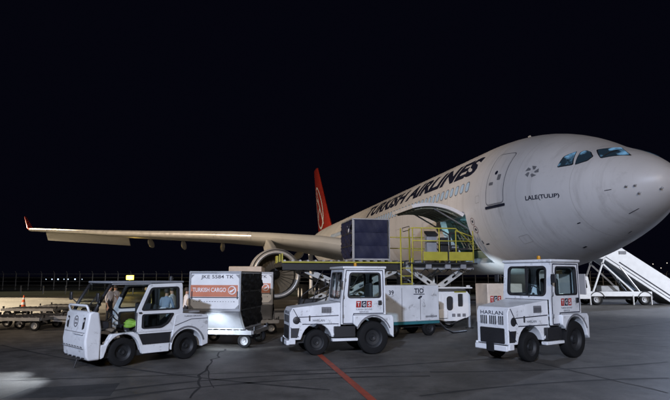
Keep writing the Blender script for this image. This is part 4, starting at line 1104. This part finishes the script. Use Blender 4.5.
# operator console and hanging cables
cs = MB().box((2.1, yn+.28, DZ+.55), (.42, .3, 1.0)).build('console', grey, ld, bevel=.03)
MB().box((2.1, yn+.22, DZ+1.08), (.46, .36, .08), Matrix.Rotation(R(25), 3, 'X')).build('console_panel', black, cs)
for k in range(4): MB().tube([(2.0+.07*k, yn+.4, DZ+.9), (2.25+.1*k, yn+.6, DZ+.35+.1*k), (2.6+.12*k, -HW+.2, DZ+.08)], .022, 6).build('cable', black, cs, smooth=True)
MB().box((2.75, -HW+.15, DZ+.5), (.35, .3, .9)).build('hydraulic_cabinet', dark, ld, bevel=.03)
MB().box((3.25, -HW+.25, DZ+.35), (.3, .3, .6)).build('control_box', grey, ld, bevel=.03)
# ladder
lx, ly = .98, yn+.02
lad = MB()
ld_l = [MB().tube([(lx+dx, ly-.02, .35), (lx+dx, ly-.02, DZ+(1.25 if dx < 0 else .1))], .028, 8).build('ladder_rail', yellow, ld, smooth=True) for dx in (-.22, .22)]
for k in range(7): MB().tube([(lx-.22, ly-.02, .55+.3*k), (lx+.22, ly-.02, .55+.3*k)], .02, 6).build('ladder_rung', yellow, ld_l[0])
# scissor arms: white beams with rows of holes
def arm(x0, z0, x1, z1, y, nh):
    a_ = Vector((x0, z0)); b_ = Vector((x1, z1)); d = (b_-a_); Ln = d.length; d.normalize(); nn = Vector((-d.y, d.x))
    holes = []
    for k in range(nh):
        u = Ln*(k+.7)/(nh+.4); holes.append(rrect(u-.10, -.045, u+.10, .045, .04, 3))
    f_ = lambda u, v, w: V(a_.x+d.x*u+nn.x*v, y+w, a_.y+d.y*u+nn.y*v)
    MB().slab(rrect(0, -.11, Ln, .11, .09), holes, -.045, .045, f_).build('scissor_arm', mat('arm_paint', (.40, .40, .38), .5, dirt=.6), ld)
for y in (-HW+.18, HW-.3):
    arm(-2.9, .75, .75, DZ-.35, y, 9); arm(-2.9, DZ-.35, .75, .75, y+.11, 9)
    arm(1.2, .75, 3.75, DZ-.22, y-.02, 7); arm(1.2, DZ-.22, 3.75, .75, y+.12, 7)
# chassis with white housing near the fuselage
MB().box((-.6, 0, .55), (7.0, 2.3, .28)).build('chassis', gal, ld, bevel=.02)
hs = [rrect(2.72, .70, 3.0, 1.26, .12), rrect(3.2, .85, 3.42, 1.35, .04), rrect(2.15, .42, 2.42, .95, .03), rrect(1.3, .7, 1.7, 1.2, .05)]
f_ = lambda u, v, w: V(u, -HW-.06-w, v)
hb = MB().slab(rpoly([(1.1, .30), (1.1, 1.55), (3.5, 1.55), (3.72, 1.30), (3.72, .50), (3.3, .30)], .05), hs, 0, .05, f_).build('housing', white2, ld)
MB().box((2.4, -HW+.45, .93), (2.55, 1.0, 1.18)).build('engine_bay', black, ld)
for k in range(2): MB().box((2.48+.13*k, -HW-.125, .95), (.05, .03, .8)).build('housing_rail', white2, hb)
MB().box((2.55, -HW-.15, .58), (.36, .07, .34)).build('control_cover', white2, hb, bevel=.02)
for k in range(3): MB().box((3.0+.22*k, -HW-.116, .52), (.14, .012, .12)).build('access_cover', inkgrey, hb, bevel=.004)
MB().box((3.3, -HW-.116, 1.43), (.5, .012, .06)).build('warning_strip', yellow, hb)
MB().tube([(2.1, -HW-.13, 1.4), (2.1, -HW-.16, .9), (2.3, -HW-.2, .35), (2.9, -HW-.18, .2), (3.5, -HW-.14, .4)], .03, 8).build('hose', black, hb, smooth=True)
MB().box((2.4, -HW+.2, 1.59), (2.5, 1.4, .05)).build('housing_top', white2, ld, bevel=.015)
for x in (-2.6, -1.7, 1.9, 2.9):
    for y in (-1.2, 1.2): wheel(ld, (x, y, .33), .33, .25, gal)
for x in (-4.1, 0.9, 3.7):
    MB().tube([(x, -HW-.02, .02), (x, -HW-.02, .7)], .06, 8).build('jack_leg', gal, ld)
    MB().lathe([(.001, 0), (.16, 0), (.16, .03), (.001, .04)], (x, -HW-.02, .002), n=14).build('jack_foot', dark, ld)
wl2 = MB().box((3.68, -HW-.05, 1.62), (.14, .1, .12)).build('added_lamp_box', lampglass, ld, bevel=.015)  # made-up lamp body for the added belly light
l = bpy.data.lights.new('belly_fill_light', 'SPOT'); l.energy = 170; l.color = (.72, .86, 1); l.spot_size = R(100); l.spot_blend = .8; l.shadow_soft_size = .08  # added light, put in to brighten the belly below the hold
o = bpy.data.objects.new('belly_fill_light', l); C.objects.link(o); o.parent = ld; o.location = (3.78, -HW-.05, 1.45)
o.rotation_euler = (V(.9, .25, .30)).to_track_quat('-Z', 'Y').to_euler()
# hydraulics, hoses and boxes between the arms
for y in (-.9, .6):
    MB().tube([(-2.2, y, .8), (-.9, y, 1.5)], .085, 10).build('lift_cylinder', dark, ld, smooth='auto'); MB().tube([(-.9, y, 1.5), (-.1, y, 1.95)], .045, 10).build('piston_rod', steel, ld, smooth='auto')
    MB().tube([(1.7, y, .9), (2.6, y, 1.75)], .07, 10).build('lift_cylinder', dark, ld, smooth='auto')
for k in range(6):
    MB().tube([(-3.2+.5*k, -HW+.1, .8), (-3.0+.5*k, -HW+.02, 1.35+.1*(k % 3)), (-2.5+.5*k, -HW+.08, 1.7), (-2.2+.5*k, -HW+.05, DZ-.36)], .022, 6).build('hose', black, ld, smooth=True)
MB().box((-.6, -.55, 1.0), (1.3, .9, .55)).build('pump_box', grey, ld, bevel=.03)
MB().box((-2.6, -.75, .95), (.9, .6, .45)).build('tool_box', dark, ld, bevel=.03)
MB().box((1.05, -HW+.35, 1.5), (.3, .5, 1.0)).build('lift_mast', dark, ld, bevel=.02)
for x in (1.9, 2.7, 3.35): MB().box((x, yn+.06, DZ-.22), (.22, .12, .18)).build('junction_box', grey, bd, bevel=.01)
for k in range(5): MB().tube([(1.4+.5*k, -HW-.05, DZ-.3), (1.65+.5*k, -HW-.1, DZ-.5-.06*(k % 2)), (1.9+.5*k, -HW-.05, DZ-.3)], .02, 6).build('cable', black, bd, smooth=True)
MB().tube([(1.25, yn, DZ+.40), (1.68, yn, DZ+.40)], .02, 6).build('handrail', yellow, bd)
MB().slab(rrect(2.9, DZ+.45, 3.7, DZ+1.15, .06), [rrect(2.97, DZ+.52, 3.63, DZ+1.08, .05)], .30, .34, lambda u, v, w: V(u, yn+w, v)).build('control_frame', dark, ld)
# the dark container on the main deck
cl = toplane(V(0, 0, 0))
pk = PW(LC-.1, 6.42, 0)
pk = Matrix.Translation(base) @ Matrix.Rotation(ld.rotation_euler.z, 4, 'Z') @ V(-.20, -.30, DZ+.04)
cn = container('cargo_container', 'dark blue cargo container standing on the raised loader deck', pk, ld.rotation_euler.z+pi, (navy, [(1, navy)]), False, None, 'cargo containers')
# quilted cover panels on its long flat side (faces the camera)
for r_ in range(3):
    P = []; ny = 20
    for i in range(7):
        for j in range(ny+1):
            P.append(V(-.735+1.47*j/ny, .785+.030*math.sin(pi*i/6)**.7+.008*math.sin(j*.55+r_*2+i*.4)+.004*math.sin(j*1.7-i), .05+.525*r_+.51*i/6))
    MB().add(P, [(i*(ny+1)+j, i*(ny+1)+j+1, (i+1)*(ny+1)+j+1, (i+1)*(ny+1)+j) for i in range(6) for j in range(ny)]).build('cover_panel', navy, cn, smooth=True)
MB().box((-.70, .805, .82), (.05, .03, 1.5)).build('cover_strap', black, cn); MB().box((.72, .81, .82), (.05, .04, 1.52)).build('side_post', gal, cn)
MB().box((.80, .2, 1.2), (.012, .22, .16)).build('document_pouch', inkwhite, cn)
MB().box((.80, .0, 1.35), (.012, .16, .10)).build('document_pouch', inkgrey, cn)

# ================================================================== GROUND POWER UNIT between the two tractors
a = R(27); p0, p1 = G(395, 338), G(440, 335)
mid = (p0+p1)/2+V(-.50, .45, 0)
gp = thing('ground_power_unit', 'white box trailer with a number and letters on its side, behind the middle tractor', 'trailer', mid, a)
bx = MB().box((0, 0, 1.12), (2.35, 1.25, 1.22)).build('housing', white, gp, bevel=.03, seg=3)
MB().box((0, 0, .46), (2.38, 1.22, .10)).build('base_strip', teal, gp, bevel=.01)
MB().box((0, 0, .36), (2.1, .8, .12)).build('chassis', dark, gp)
for x in (-.4, .36): MB().box((x, -.632, 1.1), (.012, .012, 1.08)).build('panel_seam', inkgrey, bx)
lettering('number_lettering', '39', bx, ink, (-.92, -.6285, 1.42), (1, 0, 0), (0, 0, 1), .2, .15, .015)
lettering('side_lettering', 'TIO', bx, ink, (.12, -.6285, 1.46), (1, 0, 0), (0, 0, 1), .40, .17, .03)
MB().box((.32, -.6295, 1.43), (.46, .003, .025)).build('side_lettering', ink, bx)
tri, pts = polyfill([(0, 0), (.1, .05), (.14, .12), (.02, .10), (-.06, .03)], [])
MB().add([V(.32+u, -.6285, 1.26+v) for u, v in pts], tri).build('side_emblem', ink, bx)
tri, pts = polyfill(arch(.86, 1.52, .11, -130, 130, 16)+arch(.82, 1.52, .09, 120, -120, 16), []); MB().add([V(u, -.6285, v) for u, v in pts], tri).build('pale_emblem', inkwhite, bx)
for k in range(9): MB().box((.60+.055*k, -.6285, .66), (.03, .004, .06)).build('side_stencil', ink, bx)
for x in (-.72, .78):
    for y in (-.5, .5): wheel(gp, (x, y, .26), .26, .16, dark)
MB().bar((1.2, 0, .3), (1.95, 0, .22), .07).build('tow_bar', dark, gp)
MB().tube([(1.18, -.4, .6), (1.5, -.5, .2), (2.0, -.3, .03), (2.8, -.1, .03)], .035, 8).build('power_cable', black, gp, smooth=True)
# cream cabinet cart seen left of the right tractor
p = AY(482, 300, 21)
kb = thing('equipment_cart', 'cream box-shaped cart half hidden behind the lettered-grille tractor', 'cart', (p.x+.52, 20.6, 0), R(8))
kx = MB().box((0, 0, 1.05), (1.35, 1.1, 1.45)).build('cabinet', cream, kb, bevel=.03)
MB().box((0, 0, .28), (1.2, .9, .12)).build('frame', dark, kb)
for x in (-.45, .45):
    for y in (-.42, .42): wheel(kb, (x, y, .2), .2, .12, dark)
logo_tgs(kx, True, (-.58, -.553, 1.1), (1, 0, 0), (0, 0, 1), .42, .24)
MB().box((-.1, -.555, .6), (.9, .012, .5)).build('cabinet_door', cream, kx)

# ================================================================== PASSENGER STAIR TRUCK
YS = 39.3
def SP(px, py): return AY(px, py, YS)
p0 = SP(577, 305)
stt = thing('stair_truck', 'white passenger stair truck with long white sloping stairs, beyond the airplane nose', 'truck', (p0.x, YS, 0), R(0))
sx = lambda px: SP(px, 290).x-p0.x
wdt = 2.1
# chassis
MB().box(((sx(585)+sx(652))/2, wdt/2, .78), (sx(652)-sx(585), wdt, .34)).build('chassis', white2, stt, bevel=.03)
MB().box(((sx(592)+sx(650))/2, wdt/2, .5), (sx(650)-sx(592), wdt*.7, .25)).build('chassis_frame', dark, stt)
for px in (597, 645):
    for y in (.16, wdt-.16): wheel(stt, (sx(px), y, .42), .42, .28, gal)
    MB().slab(arch(sx(px), .42, .56, 10, 170, 12)+arch(sx(px), .42, .50, 170, 10, 12), [], -.02, .25).build('wheel_arch', black, stt)
# cab
c0, c1_ = -.25, sx(592)
cabp = [(c0-.9, .45), (c0-.95, 1.15), (c0-.45, 1.25), (c0-.15, 1.95), (c1_-.25, 1.98), (c1_-.12, 1.2), (c1_-.12, .45)]
wv = rpoly([(c0-.12, 1.2), (c0+.02, 1.80), (c1_-.40, 1.82), (c1_-.32, 1.2)], .08)
cbm = MB()
for y in (0, wdt): cbm.slab(cabp, [wv], -.04, .04, lambda u, v, w, y=y: V(u, y+w, v))
cbm.slab([(c0-.12, 1.93), (c1_-.27, 1.96), (c1_-.27, 2.02), (c0-.12, 2.0)], [], -.05, wdt+.05)
cbm.box(((c0+c1_)/2-.5, wdt/2, .8), (c1_-c0+.6, wdt-.1, .7))
cbo = cbm.build('cab', white2, stt)
for y in (0, wdt): MB().slab(inset(wv, -.01), [], -.006, .006, lambda u, v, w, y=y: V(u, y+w, v)).build('window_pane', glassdark, cbo)
MB().box((c0+.5, wdt/2, 1.35), (.12, wdt*.8, .6)).build('seat_back', seatm, cbo)
for y in (.3, wdt-.3):
    MB().lathe([(.001, 0), (.09, .0), (.11, .03)], (c0-.97, y, .95), (-1, 0, 0), 16).build('headlamp', lampglass, stt, smooth=True)
# stairs: side boards with stripe, treads, handrail tops, support frame
A_ = V(sx(604), 0, SP(604, 249.5).z); B_ = V(sx(690), 0, SP(690, 309).z)
up0 = SP(604, 249.5).z; 
def lin2(p, q, n): return [p+(q-p)*i/n for i in range(n+1)]
lowA, lowB = V(sx(607), 0, SP(607, 259).z), V(sx(671), 0, SP(671, 303).z)
topA, topB = V(sx(621), 0, SP(621, 245).z), V(sx(690), 0, SP(690, 291).z)
tipA = V(sx(598), 0, SP(598, 253).z)
slope = (lowB-lowA).normalized()
lowC = lowA+slope*((lowB-lowA).length+.25)
outl = [(tipA.x, tipA.z), (topA.x, topA.z), (topB.x, topB.z), (lowC.x+.35, lowC.z), (lowC.x, lowC.z), (lowA.x, lowA.z), (tipA.x+.1, tipA.z-.35)]
for y in (.15, wdt-.15):
    sb_ = MB().slab(outl, [], -.04, .04, lambda u, v, w, y=y: V(u, y+w, v)).build('side_board', white2, stt)
    nrm = V(-slope.z, 0, slope.x)
    if nrm.z < 0: nrm = -nrm
    sg = -1 if y < 1 else 1
    MB().bar(lowA+slope*1.0+nrm*.42+V(0, y+sg*.05, 0), lowC+nrm*.42+V(0, y+sg*.05, 0), .02, .07, up=nrm).build('board_stripe', ink, sb_)
    MB().bar(lowA+nrm*.08+V(0, y+sg*.06, 0), lowC+nrm*.08+V(0, y+sg*.06, 0), .05, .16, up=nrm).build('stringer', white2, sb_)
    MB().bar(lowA+nrm*.20+V(0, y+sg*.05, 0), lowC+nrm*.20+V(0, y+sg*.05, 0), .02, .05, up=nrm).build('board_stripe', ink, sb_)
MB().box((sx(626), .08, SP(626, 252.5).z), (.5, .012, .22)).build('board_marking', inkgrey, stt)
ns = 20
MB().slab([(lowA.x-.3, lowA.z+.02), (lowA.x, lowA.z+.03), (lowC.x, lowC.z+.03), (lowC.x, lowC.z), (lowA.x, lowA.z-.0), (lowA.x-.3, lowA.z-.01)], [], .2, wdt-.2).build('soffit', grey, stt)
for k in range(ns):
    q = lowA+(lowC-lowA)*((k+.5)/ns)
    MB().box((q.x, wdt/2, q.z+.12), (.28, wdt-.42, .03)).build('tread', steel, stt)
MB().slab([(tipA.x, lowA.z+.1), (lowA.x+.3, lowA.z+.1), (lowA.x+.3, lowA.z+.2), (tipA.x, lowA.z+.2)], [], .2, wdt-.2).build('landing', steel, stt)
for y in (.12, wdt-.12):
    MB().bar((sx(594), y, .95), (sx(607), y, lowA.z+.05), .10).build('support_leg', white2, stt)
    MB().bar((sx(634), y, .95), (sx(604), y, lowA.z-.25), .10).build('support_leg', white2, stt)
    MB().tube([(sx(640), y, .95), (sx(622), y, lowA.z-.55)], .08, 10).build('lift_ram', steel, stt)
MB().slab([(sx(608), lowA.z-.1), (sx(640), 1.3), (sx(643), 1.05), (sx(634), 1.05)], [], .5, .56, lambda u, v, w: V(u, w, v)).build('under_cover', mat('blue_grey_panel', (.05, .07, .10), .3), stt)
MB().box((sx(615), wdt/2, 1.15), (1.3, .8, .4)).build('tool_locker', gal, stt, bevel=.02)
for px in (590, 633, 651): MB().tube([(sx(px), .02, .03), (sx(px), .02, .7)], .05, 8).build('jack_leg', white2, stt)

# ================================================================== EMPTY DOLLIES ON THE LEFT
for i, (px, py, rz, lab) in enumerate([(8, 331, -4, 'empty flat dolly at the left edge of the picture'), (45, 329, 2, 'empty flat dolly nearest the left tractor front'), (28, 319, -3, 'empty flat dolly behind the front pair, below the traffic cone'), (63, 315, 3, 'empty flat dolly furthest back of the dollies on the left')]):
    p = G(px, py); dolly(lab, (p.x, p.y+.8, 0), R(rz+(180 if i % 2 else 0)), 1, 2.6, 1.7)
# traffic cone
p = G(23, 308)
cn_ = thing('traffic_cone', 'orange and white traffic cone alone on the lit apron at left', 'cone', p)
MB().box((0, 0, .02), (.44, .44, .04)).build('base', black, cn_, bevel=.01)
coneo = mat('cone_orange', (.75, .12, .02), .5); rr = lambda z: .17-.14*z/.8
for z0, z1, m in ((.04, .22, coneo), (.22, .38, inkwhite), (.38, .55, coneo), (.55, .66, inkwhite), (.66, .82, coneo)):
    MB().lathe([(rr(z0), z0), (rr(z1), z1)] + ([(.001, z1)] if z1 > .8 else []), n=20).build('cone_band', m, cn_, smooth='auto')

# ================================================================== PEOPLE
def person(label, loc, rz, H, top, legs, pose, hairm=hair, longcoat=False):
    t = thing('person', label, 'person', loc, rz, 'ground crew')
    k = H/1.75
    lean, la, ra = pose          # forward lean (m at head), left/right hand offsets (x fwd, z)
    J = {}; vs = []; ed = []; rad = []; reg = []
    def v(name, p, r, parent=None, region='top'):
        J[name] = len(vs); vs.append(V(*p)*k); rad.append((r[0]*k, r[1]*k) if isinstance(r, tuple) else (r*k, r*k)); reg.append(region)
        if parent: ed.append((J[parent], J[name]))
    v('pelvis', (0, 0, .95), (.15, .12), None, 'legs'); v('waist', (lean*.25, 0, 1.1), (.14, .11), 'pelvis'); v('chest', (lean*.6, 0, 1.32), (.17, .12), 'waist')
    v('neck0', (lean*.8, 0, 1.47), (.075, .07), 'chest', 'top'); v('neck', (lean*.9, 0, 1.53), .052, 'neck0', 'skin'); v('head', (lean+.015, 0, 1.62), (.078, .09), 'neck', 'skin'); v('crown', (lean+.01, 0, 1.71), (.066, .075), 'head', 'skin')
    v('nose', (lean+.105, 0, 1.615), .014, 'head', 'skin')
    for s_, n_, (hx, hz) in ((1, 'l', la), (-1, 'r', ra)):
        v('sh'+n_, (lean*.7, s_*.17, 1.42), .065, 'chest'); v('el'+n_, (lean*.6+hx*.35-.03, s_*.25, 1.42-(1.42-hz)*.52), .048, 'sh'+n_)
        v('wr'+n_, (lean*.6+hx, s_*.22, hz), .03, 'el'+n_, 'skin'); v('pa'+n_, (lean*.6+hx+.03, s_*.22, hz-.08), (.022, .035), 'wr'+n_, 'skin')
        for f_ in range(4): v(f'f{f_}{n_}', (lean*.6+hx+.055-.02*f_+.02, s_*(.215+.004*f_), hz-.165-(.012 if f_ in (1, 2) else 0)), .009, 'pa'+n_, 'skin')
        v('th'+n_, (lean*.6+hx+.09, s_*.20, hz-.11), .010, 'pa'+n_, 'skin')
        v('hp'+n_, (0, s_*.09, .88), .095, 'pelvis', 'legs'); v('kn'+n_, (.02, s_*.10, .5), .065, 'hp'+n_, 'legs'); v('an'+n_, (-.02, s_*.11, .10), .045, 'kn'+n_, 'legs')
        v('to'+n_, (.15, s_*.125, .045), (.045, .038), 'an'+n_, 'shoe')
    me = bpy.data.meshes.new('body'); me.from_pydata([tuple(p) for p in vs], ed, []); me.update()
    o = bpy.data.objects.new('body_tmp', me); C.objects.link(o)
    sk = o.modifiers.new('skin', 'SKIN'); sk.use_smooth_shade = True
    for i, r_ in enumerate(rad):
        me.skin_vertices[0].data[i].radius = r_; me.skin_vertices[0].data[i].use_root = (i == 0)
    sb = o.modifiers.new('sub', 'SUBSURF'); sb.levels = 1; sb.render_levels = 1
    dg = bpy.context.evaluated_depsgraph_get(); dg.update()
    m2 = bpy.data.meshes.new_from_object(o.evaluated_get(dg)); bpy.data.objects.remove(o)
    m2.materials.clear()
    order = {'top': top, 'legs': legs, 'skin': skin, 'shoe': black}; names = list(order)
    for n_ in names: m2.materials.append(order[n_])
    for pl_ in m2.polygons:
        c = pl_.center; best = min(range(len(vs)), key=lambda i: (vs[i]-c).length-rad[i][0]*.6)
        rg = reg[best]
        if longcoat and rg == 'legs' and c.z > .55*k: rg = 'top'
        pl_.material_index = names.index(rg); pl_.use_smooth = True
    link('body', m2, None, t)
    hb = MB().lathe([(.093, -.01), (.098, .04), (.085, .09), (.05, .125), (.001, .135)], (lean*k-.012*k, 0, 1.64*k), n=16)
    hb.build('hair', hairm, t, smooth=True)
    return t
shirtw = mat('white_shirt', (.62, .58, .56), .8); trous = mat('dark_trousers', (.015, .016, .02), .8); yel = mat('yellow_shirt', (.62, .48, .16), .75)
blus = mat('blue_grey_shirt', (.22, .27, .36), .8); darkc = mat('dark_jacket', (.02, .02, .025), .8); blond = mat('fair_hair', (.25, .17, .09), .6)
def on(px, Y): d = ray(px, 290); return V(d.x*Y/d.y, Y, 0)
person('person in white shirt and dark trousers framed by the open front of the left tractor', on(110, 24), R(-20), 1.66, shirtw, trous, (.02, (.22, 1.2), (.1, .85)))
person('person in a long white coat next to the one in dark trousers', on(115.6, 24.4), R(150), 1.66, shirtw, trous, (.0, (.08, .85), (.1, .85)), longcoat=True)
person('person in dark jacket with fair hair behind the left tractor door window', on(146.5, 19), R(0), 1.68, darkc, trous, (.05, (.15, .9), (.15, .95)), blond)
person('person in yellow shirt seen through the left tractor door window', on(155, 18.2), R(200), 1.68, yel, trous, (.03, (.1, .85), (.2, 1.0)))
person('person in blue-grey shirt with back turned behind the left tractor door window', on(165.5, 17.6), R(80), 1.64, blus, trous, (.12, (.2, .9), (.2, .95)))
person('person in white shirt at the rear edge of the left tractor door window', on(173.5, 18.8), R(170), 1.68, shirtw, trous, (.05, (.2, .95), (.2, 1.0)))
person('person in white shirt squeezed between left tractor cab and lettered container', on(186, 20.5), R(30), 1.62, shirtw, trous, (.05, (.2, .95), (.1, .9)))
